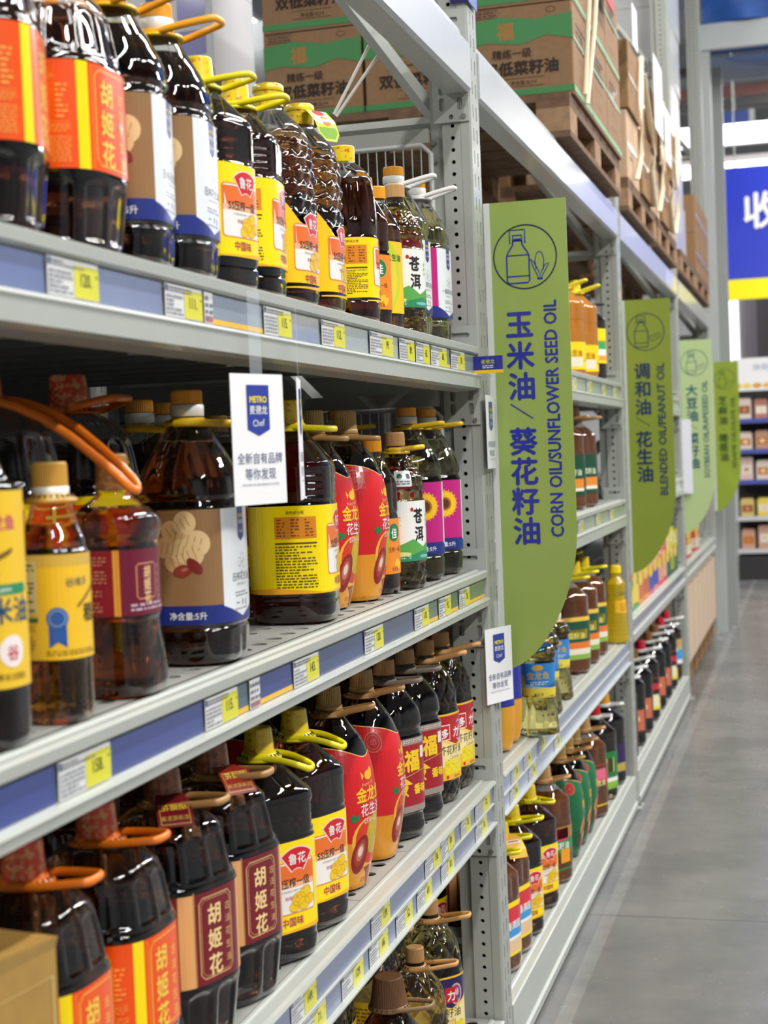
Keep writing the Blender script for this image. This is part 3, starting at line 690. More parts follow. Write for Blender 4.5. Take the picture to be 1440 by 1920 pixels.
kind('cang', 'oil_bottle', 'bottle', slimparts(CANGB, art_cang(), .3, TANCAP, .1, YEL_PLASTIC, (YEL_PLASTIC, dict(z=.266, r=.026, L=.055, wd=.018, rise=.004))))
_st = Art(); _st.rect(-58, 196, -26, 226, '#e6eaea', 30, r=2); _st.ell(-48, 216, 5, 5, '#2a6a4a', 32); _st.rect(-36, 211, -29, 220, '#4a4e52', 32); _st.fine(-55, 199, -29, 208, 2, '#6a6e72', 3, L=32)
KINDS['cang'][2].append(('neck_sticker', CANGB[0].wrap(_st, 'neck_sticker', .2, (5, 6)), 'white paper neck sticker'))
kind('cang_plain', 'oil_bottle', 'bottle', slimparts(CANGB, art_cang(), .3, TANCAP, .1))
# round family oil with maroon label
def art_fu():
    a = Art(); a.rect(-205, 52, 195, 190, '#9a8a80', 0); a.rect(-205, 64, 195, 178, '#a01226', 1); a.fine(-60, 181, 60, 188, 2, '#d8d0c8', 2)
    a.text('福', 2, 132, 42, '#f2c81e', 4, bold=.04); a.stroke([(u, 122 + 6 * math.sin(u / 30.)) for u in np.linspace(-205, 195, 60)], 1.4, '#c8a050', 3)
    a.poly([(-46, 104), (-24, 122), (2, 104)], '#f2c81e', 3); a.text('家', -22, 84, 24, '#f2c81e', 4, bold=.05); a.text('香味', 24, 86, 20, '#f2c81e', 4, bold=.04); a.rect(26, 150, 40, 172, '#e8e0d8', 4); a.fine(27, 152, 39, 170, 5, '#6a3a3a', 5)
    a.fine(-150, 70, -80, 170, 14, '#d88a7a', 4); return a
FU = Shape([(0, .05, .05, 2.3), (.005, .058, .058, 2.6), (.02, .061, .061, 2.8), (.045, .0585, .0585, 2.7), (.052, .0615, .0615, 2.8), (.19, .0615, .0615, 2.8), (.196, .0585, .0585, 2.7), (.204, .0575, .0575, 2.7), (.214, .061, .061, 2.8), (.232, .06, .06, 2.7), (.262, .046, .046, 2.4), (.284, .03, .03, 2.1), (.292, .0215, .0215, 2), (.304, .0205, .0205, 2)])
FU_BODY = FU.body('body', oil('peanut_oil_round', '#4a2412', .29), both(facets(6, .004, .216, .285, .3, .003), rings([.03], .001, .003)), n=100, rows=96)
kind('fu', 'oil_bottle', 'bottle', [('body', FU_BODY, None), ('label', FU.wrap(art_fu(), 'label', .12, (6, 0)), None), ('cap', cap_mesh(.306, .334, .021, .02, TANCAP), None), ('collar', collar_mesh(.288, .297, .031, .023, mat('#8a7a6a', .35, coat=.3)), None), ('handle', strap_mesh(m=mat('#8a7a6a', .35, coat=.3), z=.292, r=.03, L=.07, wd=.025, rise=.004), None)])
# net-embossed bottle, red/yellow or blue/yellow label
def art_duo(c1, c2, txt):
    a = Art(); a.rect(-200, 50, 195, 186, '#f2c02a', 0); a.rect(-200, 78, 195, 150, '#f6e2a0', 1); a.poly([(-200, 186), (195, 186), (195, 128), (60, 142), (10, 120), (-60, 146), (-200, 126)], c1, 2); a.poly([(-200, 120), (-60, 140), (10, 114), (60, 136), (195, 122), (195, 128), (60, 142), (10, 120), (-60, 146), (-200, 126)], '#f2d060', 2.5)
    a.rect(-200, 182, 195, 186, '#f2c02a', 3); a.rect(-200, 50, 195, 76, '#f4b81e', 2); a.text('净含量:5L', -66, 168, 8, WHT, 4)
    a.rect(-42, 132, -12, 164, '#f4e0d0', 3.6); a.rect(-40, 134, -14, 162, '#c41a24', 4); a.text('多', -27, 138, 21, WHT, 5, bold=.03); a.rect(-6, 132, 24, 164, '#c41a24', 4); a.text('力', 9, 138, 21, WHT, 5, bold=.03)
    a.ell(22, 148, 16, 22, '#d8a0a8', 3.2); a.ell(22, 148, 12, 18, '#2a4a9a', 3.4); a.ell(24, 152, 5, 8, '#e8b0b0', 3.8)
    a.text(txt, -6, 104, 20, '#3a3420', 5); a.text('Canola', 2, 92, 12, '#b89a3a', 4); a.rect(-30, 62, 45, 90, '#f0d818', 3); 
    r = random.Random(3)
    for q in range(46): a.ell(r.uniform(-28, 43), r.uniform(64, 92), 1.6, 1.2, r.choice(['#c8b80e', '#f8ec4a', '#8a9a1a']), 3.6, n=6)
    a.fine(-62, 62, -36, 92, 5, '#7a3a1a', 3); a.ell(-24, 56, 4, 4, '#c41a24', 4, n=8); a.text('甄选好油', 10, 53, 6, '#a8302a', 4); a.fine(-150, 66, -80, 120, 9, '#8a6a20', 4)
    return a
DUO = Shape([(0, .046, .046, 2.3), (.005, .053, .053, 2.5), (.018, .0585, .0585, 2.6), (.046, .06, .06, 2.6), (.05, .0615, .0615, 2.6), (.186, .0615, .0615, 2.6), (.19, .06, .06, 2.6), (.22, .0585, .0585, 2.5), (.25, .0515, .0515, 2.4), (.274, .038, .038, 2.2), (.29, .024, .024, 2), (.296, .0205, .0205, 2), (.304, .0195, .0195, 2)])
DUO_B1 = DUO.body('body', oil('mustard_oil_net', '#a88448', .28, ior=1.22), both(net(9, .05, .0035, .192, .28), net(9, .05, .003, .004, .047)), n=126, rows=130)
DUO_B2 = DUO.body('body', oil('sunflower_oil_net', '#ecdc90', .28, ior=1.22), both(net(9, .05, .0035, .192, .28), net(9, .05, .003, .004, .047)), n=126, rows=130)
TAN_STRAP = mat('#d09a5a', .4, coat=.2)
def duoparts(b, art, strap): return [('body', b, None), ('label', DUO.wrap(art, 'label', .12, (6, 0)), None), ('cap', cap_mesh(.304, .334, .0205, .0195, TANCAP), None), ('collar', collar_mesh(.287, .297, .031, .023, TAN_STRAP), None), ('handle', strap_mesh(m=TAN_STRAP, **strap), None)]
kind('duo_red', 'oil_bottle', 'bottle', duoparts(DUO_B1, art_duo('#b0141e', RED, '芥花籽油'), dict(z=.291, r=.029, L=.085, wd=.018, rise=.016)))
kind('duo_blue', 'oil_bottle', 'bottle', duoparts(DUO_B2, art_duo('#241c58', NAVY, '葵花籽油'), dict(z=.291, r=.029, L=.085, wd=.022, rise=.012)))
def art_plain_clear():
    a = Art(); a.rect(-150, 60, 120, 170, '#f2cc3a', 0); a.text('玉米油', 0, 120, 24, '#2a6a2a', 3, bold=.02); a.fine(-120, 70, -60, 160, 12, '#8a7a20', 3); return a
kind('net_clear', 'oil_bottle', 'bottle', duoparts(DUO.body('body', oil('corn_oil_net', '#faf2c4', .28, ior=1.14), net(8, .055, .0045, .03, .28), n=126, rows=130), art_plain_clear(), dict(z=.291, r=.029, L=.09, wd=.024, rise=.012)))
BROWNCAP = mat('#6e4a2c', .5, coat=.05)
kind('big_brown_cap', 'oil_bottle', 'bottle', [('body', FU_BODY, None), ('label', FU.wrap(art_fu(), 'label', .12, (6, 0)), None), ('cap', cap_mesh(.3, .352, .036, .028, BROWNCAP, ridges=60, rd=.0006), None), ('collar', collar_mesh(.29, .3, .04, .035, mat('#8a6a4a', .4, coat=.2)), None), ('handle', strap_mesh(m=mat('#8a6a4a', .4, coat=.2), z=.295, r=.036, L=.085, wd=.03, rise=.006), None)])
# small bottles at the front of the second shelf
def art_grain():
    a = Art(); a.rect(-105, 66, 100, 172, '#f2c22a', 0); a.rect(-105, 160, 100, 172, '#d8b04a', 1); a.rect(-90, 112, -58, 166, '#dcc88a', 2); a.fine(-88, 114, -60, 164, 11, '#5a5a3a', 3); a.rect(-90, 104, -58, 109, '#2a6a3a', 2); a.fine(-90, 72, -62, 102, 8, '#a8862a', 4)
    a.text('谷维多', -14, 140, 10, '#3a4a6a', 4); a.text('稻米油', 22, 104, 20, '#1c2a24', 4, bold=.02); a.ell(-38, 108, 11, 11, '#2a5aa8', 3); a.poly([(-47, 106), (-29, 106), (-29, 78), (-38, 84), (-47, 78)], '#2458a8', 3); a.ring(-38, 108, 8, 1, '#8ab0e0', 4)
    for q in range(14): a.ell(-14 + q * 2.6, 120 + q * 1.6, 1.6, 3.2, '#8a6a2a', 4, -.7, n=8)
    a.fine(-50, 70, 20, 76, 2, '#8a6a1a', 5); return a
GR = slim(.034, .265, .066, .172, oil('rice_oil_slim', '#d8962e', .2), both(facets(8, .0025, .01, .06), rings([.178], .0015, .003)), neck=.016, sh=.05)
kind('grain_small', 'oil_bottle', 'bottle', slimparts(GR, art_grain(), .265, mat('#c8983e', .4, coat=.2), .12, mat('#c8983e', .4, coat=.2), ring=(.228, .24, .0185, WHT_PLASTIC), neck=.0165))
def art_rice():
    a = Art(); a.rect(-105, 58, 100, 240, '#f0c42e', 0); a.text('金龙鱼', -26, 205, 15, '#c83a6a', 4, bold=.02); a.text('稻米油', -26, 120, 26, '#1a4a6a', 4, bold=.02); a.rect(-58, 144, 10, 154, '#2a8a5a', 3, r=4); a.text('3000PPM', -24, 146.5, 6, WHT, 4)
    for q in range(16): a.ell(-60 + q * 3.2, 166 + q * 1.2, 2, 4.2, '#7a5a1e', 4, -.7, n=8)
    a.ell(-14, 92, 15, 15, '#f2e8e4', 3); a.text('谷', -14, 85, 15, '#c83a4a', 4, bold=.03); a.text('营养家 零反式脂肪', -26, 66, 7, '#6a4a12', 4); a.poly([(-62, 60), (-46, 66), (-30, 60), (-46, 63)], '#2a5aa8', 4); return a
RI = slim(.036, .31, .058, .24, oil('rice_oil_dark', '#3a1a14', .29), None, neck=.015, sh=.045)
kind('rice_small', 'oil_bottle', 'bottle', slimparts(RI, art_rice(), .31, mat('#1c1a1c', .3, coat=.4), .12, neck=.0155))
def art_maroon_small():
    a = Art(); v0, v1 = 92, 165
    a.rect(-140, v0, 135, v1, '#8e1424', 0); a.rect(-58, v0, -51, v1, '#e8a040', 1); a.rect(-49, v0, 36, v1, '#6e1430', 1); a.fine(-104, v0 + 36, -66, v1 - 6, 8, '#c8805a', 3); a.fine(-104, v0 + 4, -72, v0 + 30, 6, '#c8805a', 4)
    a.frame(-32, v0 + 18, 4, v1 - 16, 1, '#e8a868', 2, c=3); a.vtext('胡姬花', -15, v1 - 31, 14.5, '#f0c890', pitch=14, bold=.02); a.vtext('古法花生油', 10, v1 - 24, 7, '#c898a8', pitch=8.5); a.fine(-40, v0 + 4, 30, v0 + 14, 2, '#c8b0c0', 5); a.rect(36, v0, 42, v1, '#e8a040', 2); return a
MS = Shape([(0, .04, .04, 2.4), (.004, .046, .046, 3), (.016, .049, .049, 3.4), (.05, .0465, .0465, 3.2), (.085, .0425, .0425, 3), (.09, .0445, .0445, 3), (.166, .0445, .0445, 3), (.17, .044, .044, 3), (.19, .0485, .0485, 3), (.2, .0475, .0475, 2.8), (.212, .036, .036, 2.3), (.226, .02, .02, 2), (.231, .0185, .0185, 2), (.245, .018, .018, 2)])
MS_BODY = MS.body('body', oil('peanut_oil_waisted', '#a8541e', .206), facets(4, .003, .004, .084, PI / 4), n=100, rows=80)
kind('maroon_small', 'oil_bottle', 'bottle', [('body', MS_BODY, None), ('label', MS.wrap(art_maroon_small(), 'label', .13, (6, 0)), None), ('cap', shrink_cap(mat('#c08a4a', .35, coat=.5, hx2='#a0642e', vscale=170, contrast=(.42, .55)), .231, .272, .0195, .018), None)])
# ================================================================= the hall
def struct(o): o['kind'] = 'structure'; return o
# floor: polished concrete with cast joints and a worn painted line beside the racks
fm = bpy.data.materials.new('polished_concrete'); fm.use_nodes = True
nt = fm.node_tree; b = nt.nodes['Principled BSDF']; N = nt.nodes.new; Lk = nt.links.new
tc = N('ShaderNodeTexCoord'); sx = N('ShaderNodeSeparateXYZ'); Lk(tc.outputs['Object'], sx.inputs[0])
n1 = N('ShaderNodeTexNoise'); n1.inputs['Scale'].default_value = 1.7; n1.inputs['Detail'].default_value = 8; n1.inputs['Roughness'].default_value = .62; Lk(tc.outputs['Object'], n1.inputs['Vector'])
rp = N('ShaderNodeValToRGB'); rp.color_ramp.elements[0].position = .3; rp.color_ramp.elements[1].position = .72
rp.color_ramp.elements[0].color = (*lin('#545556'), 1); rp.color_ramp.elements[1].color = (*lin('#7a7975'), 1); Lk(n1.outputs['Fac'], rp.inputs['Fac'])
def mth(op, a, b_=None, c=None):
    q = N('ShaderNodeMath'); q.operation = op
    for i, x in enumerate((a, b_, c)):
        if x is None: continue
        if isinstance(x, (int, float)): q.inputs[i].default_value = x
        else: Lk(x, q.inputs[i])
    return q.outputs[0]
n2 = N('ShaderNodeTexNoise'); n2.inputs['Scale'].default_value = 9; n2.inputs['Detail'].default_value = 6; Lk(tc.outputs['Object'], n2.inputs['Vector'])
jy = mth('LESS_THAN', mth('ABSOLUTE', mth('SUBTRACT', mth('MODULO', mth('ADD', sx.outputs['Y'], 4.1 - 4.52 + 41), 4.1), .0)), .006)
ln = mth('MULTIPLY', mth('LESS_THAN', mth('ABSOLUTE', mth('SUBTRACT', sx.outputs['X'], .07)), .02), n2.outputs['Fac'])
m1 = N('ShaderNodeMix'); m1.data_type = 'RGBA'; Lk(mth('MULTIPLY', ln, .22), m1.inputs[0]); Lk(rp.outputs[0], m1.inputs[6]); m1.inputs[7].default_value = (*lin('#c8c8c4'), 1)
m2 = N('ShaderNodeMix'); m2.data_type = 'RGBA'; Lk(mth('MULTIPLY', jy, .75), m2.inputs[0]); Lk(m1.outputs[2], m2.inputs[6]); m2.inputs[7].default_value = (*lin('#2c2c2e'), 1)
Lk(m2.outputs[2], b.inputs['Base Color'])
rr = N('ShaderNodeMapRange'); rr.inputs['To Min'].default_value = .16; rr.inputs['To Max'].default_value = .34; Lk(n2.outputs['Fac'], rr.inputs['Value']); Lk(rr.outputs[0], b.inputs['Roughness'])
X0, X1, Y0, Y1, ZC = -9.0, 9.0, -6.0, 27.0, 7.0
mb = MB(); mb.box(X0, Y0, -.1, X1, Y1, 0, fm); struct(mb.build('floor'))
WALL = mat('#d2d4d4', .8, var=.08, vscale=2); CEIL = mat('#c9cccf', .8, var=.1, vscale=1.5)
mb = MB(); mb.box(X0, Y0, ZC, X1, Y1, ZC + .1, CEIL)
for y in np.arange(Y0 + 1.5, Y1, 3.0): mb.box(X0, y, ZC - .35, X1, y + .14, ZC, CEIL)
struct(mb.build('ceiling'))
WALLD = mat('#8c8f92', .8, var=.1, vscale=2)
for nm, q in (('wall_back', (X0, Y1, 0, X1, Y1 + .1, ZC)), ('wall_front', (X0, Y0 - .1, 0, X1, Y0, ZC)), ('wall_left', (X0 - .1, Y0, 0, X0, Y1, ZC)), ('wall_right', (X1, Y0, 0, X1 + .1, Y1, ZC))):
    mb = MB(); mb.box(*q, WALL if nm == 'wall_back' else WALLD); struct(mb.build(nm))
# white air ducts under the roof beyond the racks
for k, (y, z) in enumerate(((12.6, 4.75), (17.5, 6.15))):
    t = thing('air_duct', 'big white air duct high under the roof, %s one' % ['nearer', 'farther'][k], 'duct', (-8.9, y, z))
    mb = MB(); mb.prism([(.35 * math.cos(a) + 0, .35 * math.sin(a)) for a in np.linspace(0, 2 * PI, 24, endpoint=False)], 0, 6.4, mat('#a9adb0', .4, coat=.2), axis='x', smooth=True); mb.build('pipe', t)
    mb = MB()
    for q in range(5): mb.prism([(.365 * math.cos(a) + 0, .365 * math.sin(a)) for a in np.linspace(0, 2 * PI, 24, endpoint=False)], .6 + q * 1.3, .66 + q * 1.3, mat('#a4a8aa', .4), axis='x')
    mb.build('flange', t)
    mb = MB()
    for q in (.63, 3.23, 5.83): mb.tube([(q, 0, .36), (q, 0, ZC - z)], .01, mat('#8a8c8c', .5))
    mb.build('hanger', t)
# strip lamps
DIFF = mat('#ffffff', .5, emit=6.0)
for i, (lx, k) in enumerate(LAMP_ROWS):
    for j, (ly, ll) in enumerate(LAMP_Y):
        t = thing('strip_lamp', ['long strip lamp high above the aisle', 'long strip lamp high above the rear rack', 'long strip lamp high beyond the aisle'][i] + [', close to the camera', ', over the second bay', ', before the checkout banner', ', past the checkout banner'][j], 'lamp', (lx, ly, LAMP_Z))
        mb = MB(); mb.prism([(-.14, 0), (.14, 0), (.1, .08), (-.1, .08)], -ll / 2, ll / 2, mat('#e4e6e6', .5), axis='y'); mb.build('housing', t)
        mb = MB()
        for y in (-ll / 2 + .3, ll / 2 - .3): mb.tube([(0, y, .08), (0, y, ZC - LAMP_Z)], .006, mat('#b8bab8', .4))
        mb.build('hanger', t)
        mb = MB(); mb.box(-.11, -ll / 2, -.012, .11, ll / 2, 0, DIFF); mb.build('diffuser', t)

# ================================================================= racks
PAINT = mat('#a3a69f', .42, coat=.15, var=.05, vscale=14); PAINT2 = mat('#acb0aa', .38, coat=.2, var=.04, vscale=12); BEAMP = mat('#bfc4c6', .32, coat=.35, var=.03, vscale=8)
HOLLOW_SHADE = mat('#141414', .8); STEEL = mat('#9a9c98', .35, metal=.8); DECK = mat('#9b9c96', .5, var=.08, vscale=20)
def post_mesh():
    mb = MB(); H = 4.7; p = .026; n = int(H / p)
    xc, w = -.041, .034
    for i in range(n): mb.hole((xc, .0015, p * (i + .5)), (1, 0, 0), (0, 0, 1), w, p, .0045, .0045, PAINT, depth=.004, n=12)
    H = n * p
    def strip(a, b_, m=PAINT): mb.quad((*a, 0), (*b_, 0), (*b_, H), (*a, H), m)
    strip((-.092, .012), (-.066, .012)); strip((-.066, .012), (-.064, .0015)); strip((-.064, .0015), (-.058, .0015)); strip((-.024, .0015), (-.022, 0)); strip((-.022, 0), (-.004, 0)); strip((-.004, 0), (0, .004))
    strip((0, .004), (0, .054)); strip((0, .07), (0, .09)); strip((0, .09), (-.092, .09)); strip((-.092, .09), (-.092, .012))
    q = .05; k = int(H / q)
    for i in range(k): mb.hole((0, .062, q * (i + .5)), (0, 1, 0), (0, 0, 1), .016, q, .0045, .016, PAINT, depth=.004, n=12)
    mb.quad((0, .054, k * q), (0, .07, k * q), (0, .07, H), (0, .054, H), PAINT)
    for i in range(k): mb.box(-.0005, .028, q * i + .012, .0006, .0296, q * i + .04, mat('#6c706c', .6))
    mb.quad((-.09, .006, .001), (-.002, .006, .001), (-.002, .088, .001), (-.09, .088, .001), PAINT)
    mb.quad((-.09, .04, .0), (-.002, .04, .0), (-.002, .04, H), (-.09, .04, H), HOLLOW_SHADE)  # black sheet stands for the shade inside the hollow post
    mb.quad((-.092, .012, H), (0, .004, H), (0, .09, H), (-.092, .09, H), PAINT)
    return mb.mesh('post')
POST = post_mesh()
def upright(y, label, cords=False):
    t = thing('rack_upright', label, 'rack frame', (0, y, 0))
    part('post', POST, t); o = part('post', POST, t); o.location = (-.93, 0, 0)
    def bar(a, b_, wd=.014):
        mb = MB(); mb.tube([(a[0], .05, a[1]), (b_[0], .05, b_[1])], wd * 1.35, PAINT, n=4, smooth=False); mb.build('brace', t)
    bar((-.09, 2.125), (-.93, 3.32)); bar((-.09, 2.11), (-.93, 2.11)); bar((-.09, .3), (-.93, .3)); bar((-.09, 3.35), (-.93, 3.35)); bar((-.09, 3.38), (-.93, 4.5)); bar((-.93, .33), (-.09, 1.4), .012); bar((-.93, 2.08), (-.09, 1.2), .012)
    for x in (-.046, -.976):
        mb = MB(); mb.box(x - .065, -.004, 0, x + .065, .094, .008, PAINT); mb.tube([(x + .056, .045, .006), (x + .056, .045, .018)], .007, STEEL, n=6, smooth=False); mb.build('foot_plate', t)
    if cords:
        for a, b_ in (((-.33, 2.16), (-.205, 2.365)), ((-.325, 2.155), (-.185, 2.325))):
            d = Vector((b_[0] - a[0], 0, b_[1] - a[1])) * 1.6
            mb = MB(); mb.tube([(a[0], .075, a[1]), (a[0] + d.x, .075, a[1] + d.z)], .0035, mat('#d8d6cc', .5), n=6); mb.build('tie_rod', t)
    for z in (2.02, 2.06):
        mb = MB(); mb.tube([(-.085, .046, z), (-.085, -.004, z)], .006, STEEL, n=6, smooth=False); mb.build('bolt', t)
    return t
UY = [.75, 3.30, 5.85, 8.40, 10.95]
upright(UY[0], 'grey perforated rack upright frame, the one nearest the camera')
upright(UY[1], 'grey perforated rack upright beside the corn and sunflower oil sign', True)
upright(UY[2], 'grey perforated rack upright beside the blended and peanut oil sign')
upright(UY[3], 'grey perforated rack upright behind the sheen-paled green sign')
upright(UY[4], 'grey rack upright at the far end of the rack row')

def bracket_mesh(far=False):
    """slotted end plate that hooks on the upright; z=0 is the shelf top"""
    mb = MB(); x0, x1 = -.082, -.002; w = x1 - x0; xm = (x0 + x1) / 2
    U, V = (1, 0, 0), (0, 0, 1); y = -.004
    mb.hole((xm, y, .025), U, V, w, .04, .022, .005, PAINT2, depth=.003)
    mb.quad((x0, y, -.09), (x1, y, -.09), (x1, y, .005), (x0, y, .005), PAINT2)
    for k in range(2):
        for xx in (x0 + w * .3, x0 + w * .74): mb.hole((x0 + w * (.25 + .5 * (xx > xm)), y, -.105 - k * .03), U, V, w / 2, .03, .006, .0125, PAINT2, depth=.003)
    mb.hole((xm, y, -.16), U, V, w, .02, .005, .005, PAINT2, depth=.003)
    for (a, b_) in (((x0, .045), (x0, -.17)), ((x1, -.17), (x1, .045))): mb.quad((a[0], y, a[1]), (b_[0], y, b_[1]), (b_[0], -.0005, b_[1]), (a[0], -.0005, a[1]), PAINT2)
    mb.quad((x0, y, .045), (x0, -.0005, .045), (x1, -.0005, .045), (x1, y, .045), PAINT2); mb.quad((x0, y, -.17), (x1, y, -.17), (x1, -.0005, -.17), (x0, -.0005, -.17), PAINT2)
    mb.tube([(x1 - .012, -.0042, -.16), (x1 - .012, -.008, -.16)], .005, STEEL, n=8)
    return mb.mesh('end_bracket')
BRACKET = bracket_mesh()
STRIPM = {}
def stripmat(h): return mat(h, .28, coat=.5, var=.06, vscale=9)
def shelf(i, z, label, double=False, strips=(), lip='#b4b8b1', base=False, low=.092):
    """one shelf level of bay I with its deck, front lip and card channel"""
    y0, y1 = UY[i] + .092, UY[i + 1] - .005
    t = thing('rack_shelf', label, 'shelf', (0, 0, 0))
    LIP = mat(lip, .36, coat=.25, var=.03, vscale=10)
    # deck: sheet panels with rows of round holes along the front
    mb = MB(); c = .06; zt = z - .001; npan = 8; pw = (y1 - y0) / npan
    for k in range(npan):
        a, b_ = y0 + k * pw + .001, y0 + (k + 1) * pw - .001; m_ = 5; cw = (b_ - a) / m_
        for r_ in range(6):
            for j in range(m_):
                mb.hole((-.035 - c * (r_ + .5), a + cw * (j + .5 + (0 if r_ % 2 else 0)), zt), (1, 0, 0), (0, 1, 0), c, cw, .013, .013, DECK, depth=.003, n=14)
        mb.quad((-.93, a, zt), (-.395, a, zt), (-.395, b_, zt), (-.93, b_, zt), DECK)
        mb.box(-.93, a, zt - .022, -.03, a + .004, zt - .003, DECK); mb.box(-.93, b_ - .004, zt - .022, -.03, b_, zt - .003, DECK)
    mb.build('deck', t)
    # ribs underneath
    mb = MB(); 
    for k in range(17): mb.box(-.92, y0 + .05 + k * (y1 - y0 - .1) / 16, zt - .045, -.05, y0 + .062 + k * (y1 - y0 - .1) / 16, zt - .022, DECK)
    mb.build('deck_rib', t)
    mb = MB()
    if base:
        pr = [(-.05, z - .004), (-.034, z - .003), (-.03, z - .0004), (-.024, z - .0004), (-.02, z - .003), (-.002, z - .002), (.002, z - .004), (.002, z - .098), (.008, z - .103), (.008, z - .122), (.002, z - .126), (-.05, z - .126)]
    elif double:
        pr = [(-.05, z - .004), (-.036, z - .003), (-.033, z - .0004), (-.028, z - .0004), (-.026, z - .003), (-.006, z - .002), (.001, z - .003), (.003, z - .008), (-.002, z - .012), (-.008, z - .013), (-.008, z - .051), (-.002, z - .052), (-.002, z - .0545), (-.008, z - .0555), (-.008, z - .0925), (.004, z - .0935), (.004, z - .0965), (-.04, z - .099), (-.05, z - .09)]
    else:
        pr = [(-.05, z - .004), (-.03, z - .002), (-.027, z - .0004), (-.021, z - .0004), (-.017, z - .003), (-.004, z - .002), (.002, z - .005), (.001, z - .017), (-.004, z - .02), (-.008, z - .021), (-.008, z - .060), (.003, z - .062), (.005, z - .066), (.003, z - .07), (.002, z - low), (-.01, z - low - .004), (-.05, z - low - .007), (-.056, z - .06)]
    mb.prism(pr, y0 + .001, y1 - .001, LIP, axis='y'); mb.build('front_lip', t)
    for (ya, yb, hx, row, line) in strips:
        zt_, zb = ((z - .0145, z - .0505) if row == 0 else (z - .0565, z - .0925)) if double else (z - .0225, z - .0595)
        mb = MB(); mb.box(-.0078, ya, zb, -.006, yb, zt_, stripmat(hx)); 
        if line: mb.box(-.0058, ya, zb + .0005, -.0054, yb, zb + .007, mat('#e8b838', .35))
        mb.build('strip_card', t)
    if not base:
        o = part('end_bracket', BRACKET, t); o.location = (0, UY[i + 1], z)
        o = part('end_bracket', BRACKET, t); o.location = (0, UY[i] + .09, z); o.scale = (1, -1, 1)
    return t
ZA, ZB, ZC_, ZD = 1.615, 1.130, .668, .135
shelf(0, ZA, 'top grey shelf of the nearest bay, holding bottles above eye level', strips=[(.85, 1.345, '#6f7da8', 0, 0), (1.46, 1.62, '#8490b2', 0, 0), (1.70, 1.737, '#77858c', 0, 1), (1.77, 1.947, '#8f9cab', 0, 1), (2.06, 2.19, '#8d99b4', 0, 0), (2.32, 2.45, '#a4b0b4', 0, 0), (2.605, 2.64, '#a9b4b0', 0, 0), (3.01, 3.04, '#7f9089', 0, 1), (3.17, 3.285, '#8a9a92', 0, 0)])
shelf(0, ZB, 'second grey shelf of the nearest bay, with navy card strips', low=.079, strips=[(.85, 1.318, '#3d4c90', 0, 0), (1.434, 1.685, '#42508f', 0, 0), (1.795, 1.834, '#566a78', 0, 1), (1.875, 2.006, '#39488a', 0, 1), (2.12, 2.354, '#44557f', 0, 0), (2.466, 2.672, '#4a5a78', 0, 0), (2.78, 2.857, '#6a7c74', 0, 1), (2.96, 3.03, '#62756a', 0, 1), (3.132, 3.285, '#6c8068', 0, 1)])  # grey-green strips towards the upright hold a reflection in their colour
shelf(0, ZC_, 'third grey shelf of the nearest bay, with two rows of price cards', True, strips=[(.85, 1.94, '#727fa0', 0, 0), (2.05, 2.33, '#74819f', 0, 0), (2.445, 2.68, '#74819f', 0, 0), (2.915, 2.97, '#7f8aa0', 0, 0), (3.065, 3.105, '#7f8aa0', 0, 0), (3.26, 3.285, '#7f8aa0', 0, 0), (.85, 2.028, '#727fa0', 1, 0), (2.09, 2.166, '#74819f', 1, 0), (2.282, 2.313, '#74819f', 1, 0), (2.425, 2.475, '#74819f', 1, 0), (2.586, 2.616, '#74819f', 1, 0), (2.727, 2.8, '#7f8aa0', 1, 0), (2.906, 3.104, '#7f8aa0', 1, 0), (3.222, 3.285, '#7f8aa0', 1, 0)])
shelf(0, ZD, 'lowest grey shelf of the nearest bay, just above the floor', base=True)
PALE = [(3.42, 4.1, '#a9b6ae', 0, 0), (4.1, 4.8, '#9fb0aa', 0, 0), (4.8, 5.82, '#a5b3a6', 0, 0)]
shelf(1, 1.62, 'top grey shelf of the second bay, behind the corn oil sign', strips=PALE)
shelf(1, 1.184, 'second shelf of the second bay, with pale green card strips', strips=PALE, low=.1)
shelf(1, .66, 'third shelf of the second bay, under the clear bottles and blue pouches', True, strips=[(3.42, 5.82, '#a9b4cc', 0, 0), (3.42, 5.82, '#a9b4cc', 1, 0)])
shelf(1, ZD, 'lowest shelf of the second bay, holding a long row of cooking oil jugs', base=True)
shelf(2, 1.62, 'top grey shelf of the third bay, hidden mostly by the blended oil sign', strips=[(5.97, 8.37, '#a9b6ae', 0, 0)])
shelf(2, 1.2, 'second shelf of the third bay, behind the blended oil sign', strips=[(5.97, 8.37, '#a9b6ae', 0, 0)])
shelf(2, .72, 'third shelf of the third bay, under bright seasoning packs', strips=[(5.97, 8.37, '#9c9cb0', 0, 0)])
shelf(2, ZD, 'lowest shelf of the third bay, holding dark sauce bottles', base=True)
shelf(3, 1.2, 'upper shelf of the fourth bay, beside the olive green far sign')
shelf(3, .72, 'lower shelf of the fourth bay, above the tall beige cartons')

